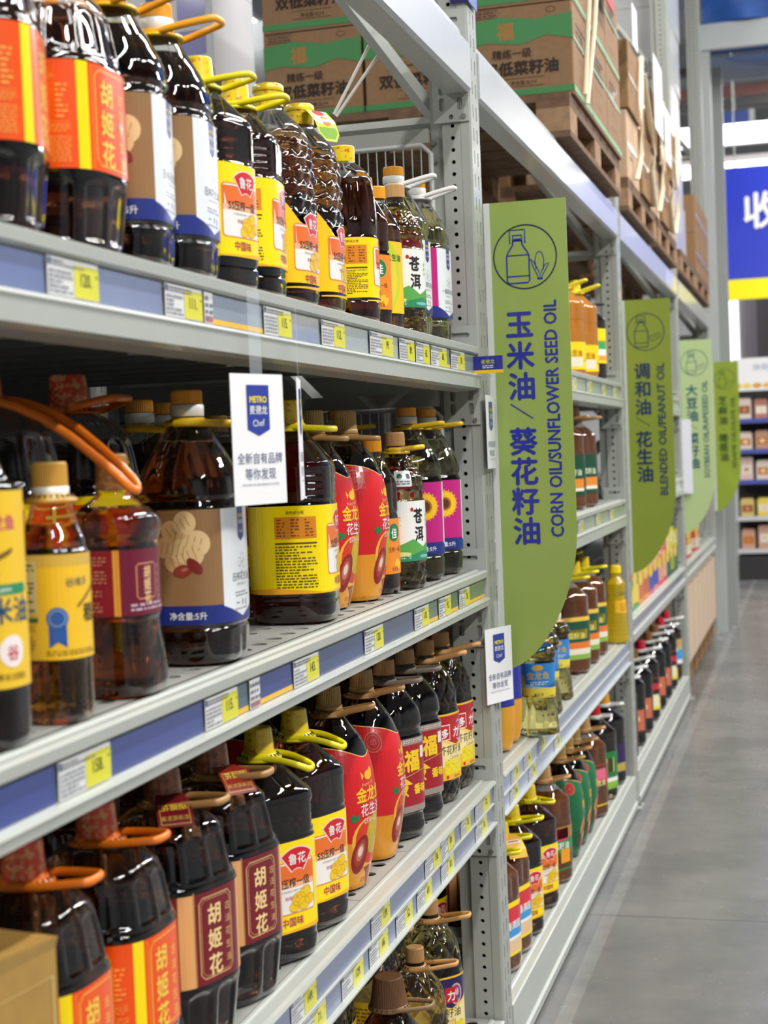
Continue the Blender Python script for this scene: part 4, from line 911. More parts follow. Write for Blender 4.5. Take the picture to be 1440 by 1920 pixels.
def beam(i, label, sticker=False):
    y0, y1 = UY[i] + .092, UY[i + 1] - .003
    t = thing('load_beam', label, 'beam', (0, 0, 0))
    pr = [(-.052, 2.160), (-.003, 2.160), (.004, 2.167), (.004, 2.262), (0, 2.267), (-.012, 2.270), (-.014, 2.292), (-.018, 2.298), (-.052, 2.298)]
    mb = MB(); mb.prism(pr, y0, y1, BEAMP, axis='y'); mb.build('box_section', t)
    mb = MB(); mb.prism([(-.02, 2.24), (.0, 2.24), (.0, 2.246), (-.02, 2.246)], y0, y1, BEAMP, axis='y')
    o = part('end_bracket', BRACKET, t); o.location = (0, UY[i + 1], 2.29)
    o.scale = (1, 1, 1.12)
    o = part('end_bracket', BRACKET, t); o.location = (0, UY[i] + .09, 2.29); o.scale = (1, -1, 1.12)
    mb = MB(); mb.prism([(p[0] - .885, p[1]) for p in pr[:2] + [(-.003, 2.298), (-.052, 2.298)]], y0, y1, BEAMP, axis='y'); mb.build('rear_beam', t)
    if sticker:
        mb = MB(); mb.box(.0042, y1 - .62, 2.178, .0052, y1 - .22, 2.255, mat('#c4c8ec', .3)); mb.build('beam_sticker', t, ); 
        mb = MB(); mb.box(.0042, y1 - .22, 2.178, .0052, y1 - .02, 2.255, mat('#f2e48a', .3)); mb.build('beam_sticker', t)
    return t
beam(0, 'white load beam above the bottles of the nearest bay')
beam(1, 'glossy white load beam under the strapped oil carton pallet')
beam(2, 'white load beam with lavender and yellow stickers above the blended oil sign', True)
beam(3, 'white load beam of the far bay under brown cartons')

# added dark sheets keep the shelves dim, standing for the shaded space behind
for i, lb in enumerate(('nearest bay', 'second bay', 'third bay', 'fourth bay')):
    mb = MB(); y0, y1 = UY[i] + .095, UY[i + 1] - .005
    for k in range(4): mb.box(-.955, y0 + k * (y1 - y0) / 4 + .003, .1, -.945, y0 + (k + 1) * (y1 - y0) / 4 - .003, 2.08, mat('#3a3b3a', .6, var=.1, vscale=5))
    tag(mb.build('rack_shade_sheet'), 'added dark sheet standing for shade behind the shelves of the ' + lb, 'back panel')

def divider(i, z, h, label):
    t = thing('wire_divider', label, 'wire divider', (0, UY[i] - .012, z))
    mb = MB(); W = mat('#c2c6c2', .4, coat=.1)
    mb.tube([(-.088, 0, 0), (-.088, 0, h - .02), (-.108, 0, h), (-.85, 0, h), (-.85, 0, 0)], .006, W, n=8); mb.build('border_rod', t)
    mb = MB()
    for k in range(37): mb.tube([(-.11 - k * .02, 0, 0), (-.11 - k * .02, 0, h)], .0014, W, n=4)
    for zz in (h * .33, h * .66): mb.tube([(-.09, .002, zz), (-.85, .002, zz)], .002, W, n=4)
    mb.build('wire_grid', t)
    mb = MB(); mb.box(-.85, -.004, h + .004, -.092, .012, h + .034, PAINT); mb.build('top_rail', t)
divider(1, ZA, .44, 'wire side divider at the end of the top shelf')
divider(1, ZB, .355, 'wire side divider at the end of the second shelf')

# ================================================================= hanging aisle signs
def aisle_sign(i, cn, en, hx, ink, label, v_off=0., icon2='corn', x0=.012):
    t = thing('aisle_sign', label, 'sign', (x0, UY[i] + .098, .895))
    Wd, Hh = .172, 1.04; out = [(0, 0)]
    e = 1.75
    for q in np.linspace(0, PI / 2, 18)[1:]: out.append((Wd * math.sin(q) ** (2 / e), .31 * (1 - math.cos(q) ** (2 / e))))
    out += [(Wd, Hh), (0, Hh)]
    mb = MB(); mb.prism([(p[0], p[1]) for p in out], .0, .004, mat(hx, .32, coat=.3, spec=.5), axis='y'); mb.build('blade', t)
    mb = MB(); mb.box(-.012, -.002, .0, .002, .008, Hh, mat('#d2d6d0', .4)); mb.build('mounting_rail', t)
    a = Art(); cu, cv = 78, 917; K = dict(L=1, rough=.4)
    INK = '#1c2650'; a.ring(cu, cv, 70, 3.0, INK if i == 1 else ink, 1, n=56)
    bx = cu - 16
    a.stroke([(bx - 25, cv - 52), (bx - 21, cv - 57), (bx + 21, cv - 57), (bx + 25, cv - 52), (bx + 25, cv + 2), (bx + 22, cv + 10), (bx + 10, cv + 28), (bx + 10, cv + 36), (bx - 10, cv + 36), (bx - 10, cv + 28), (bx - 22, cv + 10), (bx - 25, cv + 2)], 3.2, ink, 1, True)
    a.stroke([(bx - 25, cv - 42), (bx + 25, cv - 42)], 2.6, ink, 1); a.stroke([(bx - 25, cv + 4), (bx + 25, cv + 4)], 2.6, ink, 1)
    a.stroke([(bx - 17, cv + 30), (bx - 17, cv + 60), (bx + 17, cv + 60), (bx + 17, cv + 30), (bx + 10, cv + 32), (bx + 10, cv + 48), (bx - 10, cv + 48), (bx - 10, cv + 32)], 3, ink, 1, True); a.rect(bx - 8, cv + 36, bx + 8, cv + 41, ink, 1)
    k = cu + 32
    if icon2 == 'corn':
        a.stroke([(k - 8, cv - 30), (k - 10, cv - 8), (k - 6, cv + 6), (k, cv + 10), (k + 6, cv + 6), (k + 10, cv - 8), (k + 8, cv - 30)], 2, ink, 1)
        a.stroke([(k - 4, cv - 46), (k - 14, cv - 24), (k - 20, cv - 6), (k - 12, cv - 14), (k - 2, cv - 34), (k, cv - 46), (k + 4, cv - 34), (k + 12, cv - 20), (k + 22, cv - 16), (k + 16, cv - 26), (k + 4, cv - 46)], 2, ink, 1); a.rect(k - 6, cv - 52, k + 6, cv - 47, ink, 1)
    else:
        a.stroke([(k - 14, cv - 34), (k - 18, cv - 22), (k - 8, cv - 14), (k + 4, cv - 12), (k + 16, cv - 4), (k + 24, cv - 12), (k + 20, cv - 24), (k + 8, cv - 28), (k - 2, cv - 36)], 2.2, ink, 1, True); a.stroke([(k - 8, cv - 24), (k + 14, cv - 14)], 1.6, ink, 1)
    c1, c2 = cn.split('/'); y = 745 + v_off
    pit = 68.5
    for ch in c1: a.text(ch, 60, y, 64, ink, 1, bold=.03); y -= pit
    a.stroke([(34, y + 54), (84, y + 20)], 2.6, ink, 1); y -= 62 - 8
    for ch in c2: a.text(ch, 60, y, 64, ink, 1, bold=.03); y -= 66.5
    vv, _ = textmesh(en, .0); nat = (vv[:, 0].max() - vv[:, 0].min())
    size = 40; span = 522 if len(en) > 22 else 500
    vv2 = span / (nat * size)
    a.text(en, 143, 296 + v_off * .5, size, ink, 1, bold=.022, rot=PI / 2, sx=vv2, align='l')
    mb = a.flat('lettering', (0, -.0003, 0), (1, 0, 0), (0, 0, 1), off=.0002, step=.0002); mb.build('lettering', t)
    return t
aisle_sign(1, '玉米油/葵花籽油', 'CORN OIL/SUNFLOWER SEED OIL', '#93a956', '#222c94', 'green blade sign with corn icon for corn and sunflower seed oil')
aisle_sign(2, '调和油/花生油', 'BLENDED OIL/PEANUT OIL', '#8a9a38', '#1f3358', 'olive green blade sign with bottle and peanut icon for blended and peanut oil', icon2='nut', x0=.006)
aisle_sign(3, '大豆油/菜籽油', 'SOYBEAN OIL/RAPESEED OIL', '#b4c890', '#2a5a68', 'green blade sign paled by painted sheen behind the olive green blended oil sign', icon2='nut', x0=-.004)  # pale tone carries a gloss reflection, the sign itself is green
aisle_sign(4, '芝麻油/橄榄油', 'SESAME OIL/OLIVE OIL', '#93a836', '#2a4a20', 'bright green blade sign farthest down the rack', icon2='nut', x0=.012)

# ================================================================= paper signs hanging from the shelf edges
def brand_card(x, y, z, phi, label, h=.165, wd=.104, hang=.09):
    """Z: top edge of the card"""
    t = thing('hanging_card', label, 'sign', (x, y, z), phi)
    mb = MB(); mb.box(-.0008, -wd / 2, -h, .0004, wd / 2, 0, mat('#f3f3f5', .5)); 
    a = Art(); s = 1000 * h / 248
    a.poly([(-22, 150 * .0 + h * 1000 - 14), (22, h * 1000 - 14), (22, h * 1000 - 70), (0, h * 1000 - 78), (-22, h * 1000 - 70)], '#2a3f9c', 1)
    a.text('METRO', 0, h * 1000 - 36, 11, '#f2dc00', 2, bold=.04, sx=.95); a.text('麦德龙', 0, h * 1000 - 50, 12, WHT, 2, bold=.01); a.text('Chef', 0, h * 1000 - 66, 12, WHT, 2, rot=.05)
    a.text('全新自有品牌', 0, h * 1000 - 112, 15, '#5a6488', 1); a.text('等你发现', 0, h * 1000 - 132, 15.5, '#5a6488', 1); a.text('DISCOVER THE NEW BRANDS OF METRO', 0, h * 1000 - 141, 4, '#6a7088', 1)
    mb.merge(a.flat('card', (.0004, 0, -h), (0, 1, 0), (0, 0, 1)))
    mb.build('card', t)
    mb = MB(); mb.box(-.0004, -.012, -.004, .0002, .012, hang, clearplastic('#dfe8f0', .14)); mb.build('clear_hanger', t)
    return t
brand_card(.02, 1.845, 1.497, math.radians(-19), 'white paper card with blue pennant facing out below the top shelf', hang=.105)
brand_card(.02, 2.01, 1.497, math.radians(16), 'white paper card seen edge-on, hanging next to the one facing out', hang=.105)
brand_card(.012, 3.335, 1.508, math.radians(2), 'narrow turned white card in front of the corn oil sign, upper one', hang=.06, h=.16)
brand_card(.012, 3.33, .998, math.radians(-22), 'white card hanging at the lower tip of the corn oil sign', hang=.06, h=.165)
t = thing('upright_plate', 'navy plate on the first rack upright above the load beam', 'plate', (0, 3.294, 2.352)); mb = MB(); mb.box(-.034, 0, 0, .0035, .004, .17, mat('#1e1e5a', .4)); mb.build('side_face', t); mb = MB(); mb.box(.0045, 0, 0, .007, .085, .17, mat('#3f55a8', .35, coat=.3)); mb.build('front_face', t)
# blue flag card at the end of the top shelf edge
t = thing('strip_flag', 'navy flag card with yellow edge sticking out at the end of the top shelf', 'sign', (-.0, 3.262, 1.553))
mb = MB(); mb.box(-.03, 0, 0, .058, .002, .037, mat('#24288a', .35, coat=.3)); mb.build('flag', t)
mb = MB(); mb.box(-.03, -.0006, 0, .0585, .0026, .007, mat('#f2c01e', .35, coat=.3)); mb.build('yellow_edge', t)
a = Art(); a.text('麦德龙', 26, 21, 10, '#c8d040', 1); a.fine(14, 10, 38, 18, 2, '#d8dcf0', 3); a.flat('lettering', (0, -.0002, 0), (1, 0, 0), (0, 0, 1)).build('lettering', t)
# a taped white notice over the sheen-paled green sign
tag((lambda mb: (mb.box(-.085, -.001, -.2, .03, .001, .2, mat('#e4e4ee', .6)), mb.build('paper_notice', None, (.02, 8.47, 1.31)))[1])(MB()), 'white paper notice hung in front of the sheen-paled green sign', 'notice')

# ================================================================= price cards
def price_card(x, y0, y1, zt, zb, price, label, seed, split=.5, group=None):
    t = thing('price_card', label, 'price card', (x, y0, zb), 0, group)
    w, h = (y1 - y0) * 1000, (zt - zb) * 1000; s = w * split
    mb = MB(); mb.box(-.0006, 0, 0, 0, w / 1000, h / 1000, mat('#dfe0df', .35, coat=.3))
    a = Art()
    if price:
        a.rect(s, 1, w, h - 4, '#dcd838', 1); a.text(price, (s + w) / 2 - 1, h * .36, min(h * .5, 19), '#33330e', 2, sx=.85, bold=.015); a.text('80', w - 5, h * .62, 5, '#4a4a18', 2)
        a.fine(2, h - 9, s * 1.4, h - 2, 2, '#6a6c78', seed); a.fine(2, 2, s - 3, h - 11, 5, '#8a8c94', seed + 1); a.rect(1, h - 8, 7, h - 1, '#6a74a8', 2)
    else:
        a.fine(2, 2, w - 2, h - 3, 4, '#7a7c84', seed); a.rect(2, 2, w - 2, 9, '#c86a6a', 2)
    mb.merge(a.flat('print', (0, 0, 0), (0, 1, 0), (0, 0, 1), off=.0002))
    mb.build('card', t); return t
TAGS = {
 'A': (ZA - .022, ZA - .0595, [(1.346, 1.455, '120.', 'below the second orange-labelled jug'), (1.624, 1.733, '111.', 'below the yellow-topped peanut-print bottles'), (1.74, 1.767, None, 'narrow one beside the 111 card'), (1.949, 2.059, '115.', 'below the yellow-labelled bottles'), (2.198, 2.314, '112.', 'below the embossed amber bottles'), (2.456, 2.6, '99.', 'wide crumpled one'), (2.643, 2.748, '89.', 'just right of the wide crumpled card'), (2.76, 2.863, '65.', 'below the orange-labelled slim bottle'), (2.875, 3.004, '68.', 'below the white calligraphy label'), (3.042, 3.165, '70.', 'last before the upright')], 'top shelf edge'),
 'B': (ZB - .022, ZB - .0595, [(1.32, 1.432, '158.', 'below the two small near bottles'), (1.687, 1.792, '115.', 'below the peanut-print bottle'), (1.836, 1.873, None, 'narrow one, beside the 115 card'), (2.008, 2.118, '143.', 'below the dark yellow-labelled bottle'), (2.356, 2.464, '120.', 'below the red gourd bottles'), (2.674, 2.778, '110.', 'below the calligraphy-label bottle'), (2.859, 2.958, '92.', 'below the first sunflower bottle'), (3.034, 3.129, '70.', 'last before the upright')], 'second shelf edge'),
 'C': (ZC_ - .014, ZC_ - .0505, [(1.942, 2.049, '149.', 'nearest the camera'), (2.332, 2.442, '139.', 'below the red gourd bottles'), (2.683, 2.80, '136.', 'below the maroon labels'), (2.8, 2.912, '89.', 'slanted over its neighbour'), (2.973, 3.062, '75.', 'below the red and yellow labels'), (3.109, 3.257, '72.', 'last before the upright')], 'upper row of the third shelf'),
 'D': (ZC_ - .056, ZC_ - .0925, [(1.98, 2.087, '71.', 'nearest the camera'), (2.168, 2.279, '129.', 'reading 129'), (2.315, 2.423, '66.', 'wrinkled, after the 129 card'), (2.477, 2.584, '52.', 'reading 52'), (2.618, 2.725, '69.', 'after the one reading 52'), (2.801, 2.904, '87.', 'reading 87'), (3.106, 3.22, '76.', 'last before the upright')], 'lower row of the third shelf'),
}
sd = 40
for k, (zt, zb, L, where) in TAGS.items():
    for (y0, y1, pr, how) in L:
        sd += 2; pc = price_card(-.0035 if k in 'AB' else -.0045, y0, y1, zt, zb, pr, 'price card on the %s, %s' % (where, how), sd, group='price cards on the ' + where)
        if 'slanted' in how: pc.rotation_euler = (.09, 0, 0); pc.location.x += .0012; pc.location.z -= .004
for k, (y, zz, lb) in enumerate([(4.62, 1.598, 'top shelf'), (4.95, 1.598, 'top shelf'), (5.3, 1.598, 'top shelf'), (5.6, 1.598, 'top shelf'), (4.66, 1.162, 'second shelf'), (5.05, 1.162, 'second shelf'), (5.4, 1.162, 'second shelf'), (3.5, .646, 'third shelf, upper row'), (3.66, .646, 'third shelf, upper row'), (3.86, .646, 'third shelf, upper row'), (3.48, .604, 'third shelf, lower row'), (3.72, .604, 'third shelf, lower row'), (4.1, .604, 'third shelf, lower row')]):
    price_card(-.0035 if zz > 1 else -.0045, y, y + .1, zz, zz - .0365, '9%d.' % k, 'blurred price card on second bay %s, %s past the corn sign' % (lb, ['first', 'second', 'third', 'fourth', 'first', 'second', 'third', 'first', 'second', 'third', 'first', 'second', 'third'][k]), 90 + k, group='price cards of the second bay')
# ================================================================= bottles of the nearest bay
R = math.radians
A = ZA
spawn('jug_orange', 'big dark oil jug with orange label cut off at the top shelf near end', -.1, 1.375, A, R(20))
spawn('jug_orange', 'big dark oil jug on the top shelf showing its orange nutrition panel and yellow stripe', -.1, 1.546, A, R(0))
spawn('chef_peanut', 'oil bottle with peanut-print label standing right against the orange-labelled jug', -.089, 1.694, A, R(11))
spawn('chef_peanut', 'oil bottle with peanut-print label and slanting yellow strap, beside the yellow-labelled bottles', -.089, 1.832, A, R(5))
spawn('luhua', 'yellow-labelled bottle on the top shelf turned to show red badge and white panel', -.089, 1.968, A, R(-12), scale=.95)
spawn('luhua', 'yellow-labelled bottle on the top shelf showing fine print and orange table', -.089, 2.104, A, R(8), scale=.95)
spawn('swoosh', 'embossed amber bottle with sweeping yellow label and bare neck', -.087, 2.24, A, R(-2))
spawn('swoosh_tag', 'embossed amber bottle with a yellow-green tag hanging from its neck', -.087, 2.388, A, R(4))
spawn('luhua_small', 'shorter flute-shouldered dark bottle with yellow label, after the tagged amber bottle', -.083, 2.605, A, R(14))
spawn('jia', 'slim amber bottle with orange label and green badge on the top shelf', -.085, 2.733, A, R(-30), scale=.9)
spawn('jia', 'slim amber bottle with orange cap in the row behind the orange-labelled one, top shelf', -.27, 2.93, A, R(-30))
spawn('lime', 'slim amber bottle with lime and yellow label on the top shelf', -.085, 2.821, A, R(-20), scale=.89)
spawn('cang_plain', 'clear embossed bottle with white calligraphy label and green foot, top shelf', -.075, 2.92, A, R(-25), scale=.98)
spawn('chef_sunflower_white', 'pale oil bottle with white strap and pink sunflower label, second from the top shelf end', -.11, 3.046, A, R(-4))
spawn('chef_sunflower_white', 'pale oil bottle with white strap and pink sunflower label, last on the top shelf', -.105, 3.207, A, R(-4))
B = ZB
spawn('rice_small', 'small dark bottle with yellow rice oil label and black cap, nearest the camera', -.054, 1.288, B, R(0))
spawn('grain_small', 'small golden oil bottle with yellow label and blue ribbon seal', -.056, 1.43, B, R(0))
spawn('maroon_small', 'small waisted bottle with maroon label and gold characters', -.068, 1.60, B, R(0))
spawn('jug_orange_hang', 'big dark jug with red cap and long drooping orange strap, second shelf near end', -.21, 1.56, B, R(8), scale=1.13)
spawn('jug_orange_wide', 'big dark jug with red cap behind the small maroon-label bottle', -.245, 1.85, B, R(5), scale=1.11)
spawn('chef_peanut_low', 'dark oil bottle with large peanut photo on its label, second shelf', -.085, 1.866, B, R(2))
spawn('luhua_flat', 'wide dark bottle with yellow fine-print label beside the hanging card', -.105, 2.325, B, R(8), scale=1.05)
spawn('gourd_flat', 'red-wrapped gourd bottle squeezed beside the yellow fine-print label, second shelf', -.125, 2.498, B, R(-8))
spawn('gourd_flat', 'red-wrapped gourd bottle standing clear of its neighbour on the second shelf', -.11, 2.642, B, R(0))
spawn('jia', 'slim dark bottle with orange label and green badge on the second shelf', -.1, 2.774, B, R(-10), scale=.93)
spawn('cang', 'clear embossed bottle with calligraphy label and paper neck sticker, second shelf', -.082, 2.872, B, R(-15))
spawn('chef_sunflower', 'pale oil bottle with large sunflower on pink label, second from the second shelf end', -.105, 3.055, B, R(28))
spawn('chef_sunflower', 'pale oil bottle with large sunflower on pink label, last on the second shelf', -.1, 3.203, B, R(28))
C = ZC_
spawn('jug_orange', 'big dark jug with red cap and orange strap looping over its neighbour, third shelf', -.1, 1.415, C, R(0))
spawn('jug_orange', 'big dark jug with tall red cap and orange label, third shelf', -.1, 1.585, C, R(0))
spawn('jug_maroon', 'big dark jug with maroon label under a dark red neck tag, third shelf', -.1, 1.77, C, R(-16))
spawn('jug_maroon2', 'big dark jug with maroon label next to the small red-badge label, third shelf', -.1, 1.932, C, R(-16))
spawn('luhua_low', 'dark ribbed bottle with large red badge across its yellow label, third shelf', -.092, 2.093, C, R(-30))
spawn('luhua_low', 'dark ribbed bottle with red badge and white panel, beside the third shelf gourds', -.092, 2.252, C, R(-20))
spawn('gourd', 'red-wrapped gourd bottle with gold lettering in view, third shelf', -.1, 2.452, C, R(-14))
spawn('gourd', 'red-wrapped gourd bottle with its seal in view, before the deep red labels', -.1, 2.645, C, R(4))
spawn('fu', 'dark round bottle with deep red label, half behind the red gourd bottle', -.1, 2.795, C, R(-28))
spawn('fu', 'dark round bottle with deep red label and gold characters in full view', -.1, 2.945, C, R(-32))
spawn('duo_red', 'net-embossed bottle with red and yellow label beside the deep red label', -.095, 3.09, C, R(-18))
spawn('duo_red', 'net-embossed bottle with red and yellow label, last on the third shelf', -.095, 3.228, C, R(-14))
D = ZD
spawn('net_clear', 'clear net-embossed bottle with tan cap and strap under the third shelf', -.075, 2.845, D, R(-20), scale=.91)
spawn('big_brown_cap', 'bottle with oversized ribbed brown cap on the lowest shelf', -.062, 2.61, D, R(-20), scale=.93)
spawn('duo_blue', 'net-embossed bottle with navy and yellow label on the lowest shelf by the upright', -.1, 3.06, D, R(-45))
spawn('net_clear', 'clear net-embossed bottle behind the navy-labelled one', -.2, 2.955, D, R(-20))
spawn('net_clear', 'net-embossed bottle with tan cap peeking below the price cards', -.25, 2.80, D, R(10))
spawn('duo_red', 'small-capped brown bottle deep beside the oversized brown cap', -.22, 2.66, D, R(0))
spawn('duo_blue', 'bottle in the dark second row by the rear post of the lowest shelf', -.25, 3.17, D, R(-40))
# second rows that show between and above the front ones
for (k, x, y, z, rz, lb) in [
  ('luhua', -.245, 2.03, A, 0, 'yellow-capped dark bottle in the row behind the yellow labels, top shelf'),
  ('chef_peanut', -.24, 1.80, A, 0, 'peanut-print bottle in the row behind, with an upturned yellow strap'),
  ('swoosh', -.235, 2.31, A, 0, 'embossed amber bottle standing behind the tagged one'),
  ('chef_peanut_low', -.25, 2.08, B, 0, 'dark bottle in the row behind the white hanging card'),
  ('chef_peanut_low', -.27, 2.22, B, 20, 'dark oil bottle behind the wide yellow-labelled one'),
  ('fu', -.26, 2.40, B, 0, 'dark bottle with tan cap behind the first red gourd, second shelf'),
  ('gourd_flat', -.27, 2.57, B, 0, 'tan-capped gourd bottle in the second row of the second shelf'),
  ('duo_red', -.25, 2.80, B, 0, 'tan-capped net bottle behind the slim orange label, second shelf'),
  ('chef_sunflower', -.25, 3.05, B, 0, 'pale sunflower bottle in the row behind, second shelf'),
  ('jug_maroon', -.27, 1.60, C, 0, 'dark jug hidden in shade behind the red-capped jugs'),
  ('jug_maroon', -.27, 1.80, C, 0, 'dark jug hidden in shade behind the maroon labels'),
  ('luhua_low', -.25, 2.12, C, 0, 'yellow-capped bottle in shade behind the ribbed ones, third shelf'),
  ('gourd', -.265, 2.50, C, 0, 'gourd bottle in shade behind the red gourds, third shelf'),
  ('fu', -.25, 2.75, C, 0, 'dark bottle in shade with a grey cap, third shelf second row'),
  ('duo_red', -.245, 3.0, C, 0, 'net-embossed bottle with tan cap behind the deep red label'),
  ('duo_red', -.245, 3.17, C, 0, 'net-embossed bottle behind the last red and yellow label'),
]: spawn(k, lb, x, y, z, R(rz))
# gold gift box at the near end of the third shelf
t = thing('gift_box', 'gold gift box with pink lettering at the near end of the third shelf', 'box', (-.06, 1.262, C), R(-8))
GB = mat('#c29a52', .35, metal=.35, var=.1, vscale=40)
mb = MB(); mb.prism([(-.07, -.06), (.05, -.06), (.05, .045), (-.07, .045)], 0, .27, GB)
mb.add([(-.07, -.06, .27), (.05, -.06, .27), (.05, .045, .27), (-.07, .045, .27), (-.072, -.062, .282), (.052, -.062, .286), (.052, .047, .28), (-.072, .047, .282)], [(0, 1, 5, 4), (1, 2, 6, 5), (2, 3, 7, 6), (3, 0, 4, 7), (4, 5, 6, 7)], GB); mb.build('carton_body', t)
a = Art(); a.ell(20, 215, 34, 10, '#e8c62a', 1, .3); a.text('食用油', 10, 185, 22, '#c83a78', 2, bold=.03); a.frame(-60, 10, 40, 245, 1.5, '#e8cf8a', 1)
a.flat('print', (-.0, -.0602, 0), (1, 0, 0), (0, 0, 1)).build('print', t)
a = Art(); a.text('食用油', 0, 185, 22, '#c83a78', 2, bold=.03); a.frame(-45, 10, 45, 245, 1.5, '#e8cf8a', 1); a.flat('print', (.0502, -.008, 0), (0, 1, 0), (0, 0, 1)).build('print', t)
# neck sticker and the like
# ================================================================= second bay
KA = mat('#e8a030', .4)
def art_simple(v0, v1, base, blocks, txt=None, ink=WHT):
    a = Art(); a.rect(-205, v0, 195, v1, base, 0)
    for (u0, q0, u1, q1, c) in blocks: a.rect(u0, q0, u1, q1, c, 1)
    if txt: a.text(txt, -6, (v0 + v1) / 2, 22, ink, 3, bold=.02)
    a.fine(-130, v0 + 8, -72, v1 - 8, 9, ink, 3); return a
def lukind(key, body, art, strap, capm=YEL_SHRINK, strapm=YEL_STRAP):
    kind(key, 'oil_bottle', 'bottle', [('body', body, None), ('label', LU.wrap(art, 'label', .1, (8, 0)), None), ('cap', shrink_cap(capm, .297, .334, .0225, .0195), None), ('collar', collar_mesh(.286, .298, .033, .024, strapm, 12), None), ('handle', strap_mesh(m=strapm, **strap), None)])
BRB = LU.body('body', oil('rapeseed_oil_brown', '#a8602a', .268, trans=.75), both(flutes(8, .003, .185, .24, 0, 4), facets(4, .003, .24, .288, PI / 4, .003)), n=72, rows=70)
ORB = LU.body('body', oil('orange_oil', '#f29a2a', .285, trans=.5), flutes(10, .003, .15, .24, 0, 4), n=72, rows=70)
lukind('green_label', BRB, art_simple(46, 178, '#e8e2c8', [(-205, 100, 195, 165, '#14503a'), (-40, 110, 36, 140, '#c8b02a'), (-205, 165, 195, 178, '#e8c04a'), (-205, 80, 195, 100, '#e87a2a'), (-205, 46, 195, 62, '#8ab04a')], '菜籽油', '#f0e070'), dict(z=.292, r=.03, L=.078, wd=.024, rise=.006))
lukind('dark_green_label', BRB, art_simple(46, 178, '#12462e', [(-40, 70, 36, 100, '#e88a2a'), (-40, 60, 36, 72, '#f0e8d0')], '菜籽油', '#d8e8c0'), dict(z=.292, r=.03, L=.09, wd=.024, rise=.006), TANCAP, BEIGE_PLASTIC)
lukind('orange_plain', ORB, art_simple(20, 110, '#fbd818', [(-30, 30, 30, 60, '#e8e0d0')], '大豆油', '#b86a0a'), dict(z=.292, r=.03, L=.085, wd=.024, rise=.02))
lukind('blue_red_label', BRB, art_simple(46, 178, YEL, [(-205, 120, 195, 165, '#d82a3a'), (-205, 92, 195, 120, '#3a9ad8'), (-205, 84, 195, 92, '#f0f0ee'), (-40, 54, 30, 84, '#e8c49a')], '香满园', WHT), dict(z=.292, r=.03, L=.078, wd=.024, rise=.006))
lukind('green_red_label', BRB, art_simple(40, 165, '#1e8a46', [(-205, 130, 195, 165, '#a87a3a'), (-30, 126, 24, 160, '#e83a6a'), (-10, 60, 30, 100, '#f0a01e')], '菜籽油', WHT), dict(z=.292, r=.03, L=.075, wd=.022, rise=.012), TANCAP, TANCAP)
lukind('red_yellow_label', BRB, art_simple(40, 180, '#f4d01e', [(-205, 120, 195, 180, '#d0283a'), (-40, 130, 30, 165, '#e86a8a')], '花生油', '#f8e8a0'), dict(z=.292, r=.03, L=.07, wd=.022, rise=.008), TANCAP, TANCAP)
lukind('green_white_label', LU.body('body', oil('olive_oil_dark', '#8a6a2a', .25), None, n=64, rows=60), art_simple(40, 172, '#b8944e', [(-50, 80, 60, 172, '#1a7a3a'), (-50, 66, 60, 80, '#f0f0ea'), (-50, 40, 60, 66, '#8ac03a'), (-20, 100, 20, 150, '#e8e08a')], None, '#6a5a2a'), dict(z=.292, r=.03, L=.06, wd=.02, rise=.004), mat('#c81e2a', .35, coat=.3), WHT_PLASTIC)
lukind('purple_label', LU.body('body', oil('soy_sauce_dark', '#2a1412', .285), None, n=64, rows=60), art_simple(46, 150, '#2e1a4e', [(-40, 50, 40, 80, '#b8a04a')], None, '#c8b0a0'), dict(z=.292, r=.03, L=.07, wd=.02, rise=.004), ORG_CAP, WHT_PLASTIC)
lukind('dark_mixed', LU.body('body', oil('soy_sauce_dark', '#2a1412', .285), None, n=64, rows=60), art_simple(66, 200, YEL, [(-46, 120, 40, 150, '#3aa85a'), (-46, 96, 40, 120, '#f0f0ea'), (-46, 150, 40, 182, '#d84a2a'), (-46, 76, 40, 96, '#e8a03a')], None, '#8a6a1a'), dict(z=.292, r=.03, L=.07, wd=.02, rise=.004), mat('#1c1a1c', .3, coat=.4), mat('#2a2628', .4))
lukind('sauce', LU.body('body', oil('soy_sauce_dark', '#2a1412', .285), facets(4, .003, .24, .288, PI / 4, .003), n=64, rows=60), art_simple(46, 150, '#2a2224', [(-40, 60, 40, 140, '#c86a4a')], '生抽', '#f0d0a0'), dict(z=.292, r=.03, L=.085, wd=.026, rise=.012), mat('#8a5a2e', .4), WHT_PLASTIC)
lukind('sauce_red', LU.body('body', oil('vinegar_brown', '#5a2a18', .285), facets(4, .003, .24, .288, PI / 4, .003), n=64, rows=60), art_simple(46, 180, '#e8d23a', [(-205, 130, 195, 180, '#c0283a'), (-40, 60, 40, 110, '#e8e0c0')], '陈醋', '#8a1a1a'), dict(z=.292, r=.03, L=.085, wd=.026, rise=.012), mat('#d0203a', .35, coat=.3), WHT_PLASTIC)
lukind('sauce_blue', LU.body('body', oil('cooking_wine', '#a8621e', .285), None, n=64, rows=60), art_simple(80, 200, '#2a9ae0', [(-205, 80, 195, 100, '#e8e8e4'), (-205, 150, 195, 200, '#b8a85a'), (-205, 176, 195, 188, '#d87a6a')], '料酒', WHT), dict(z=.292, r=.03, L=.085, wd=.026, rise=.012), mat('#d0203a', .35, coat=.3), WHT_PLASTIC)
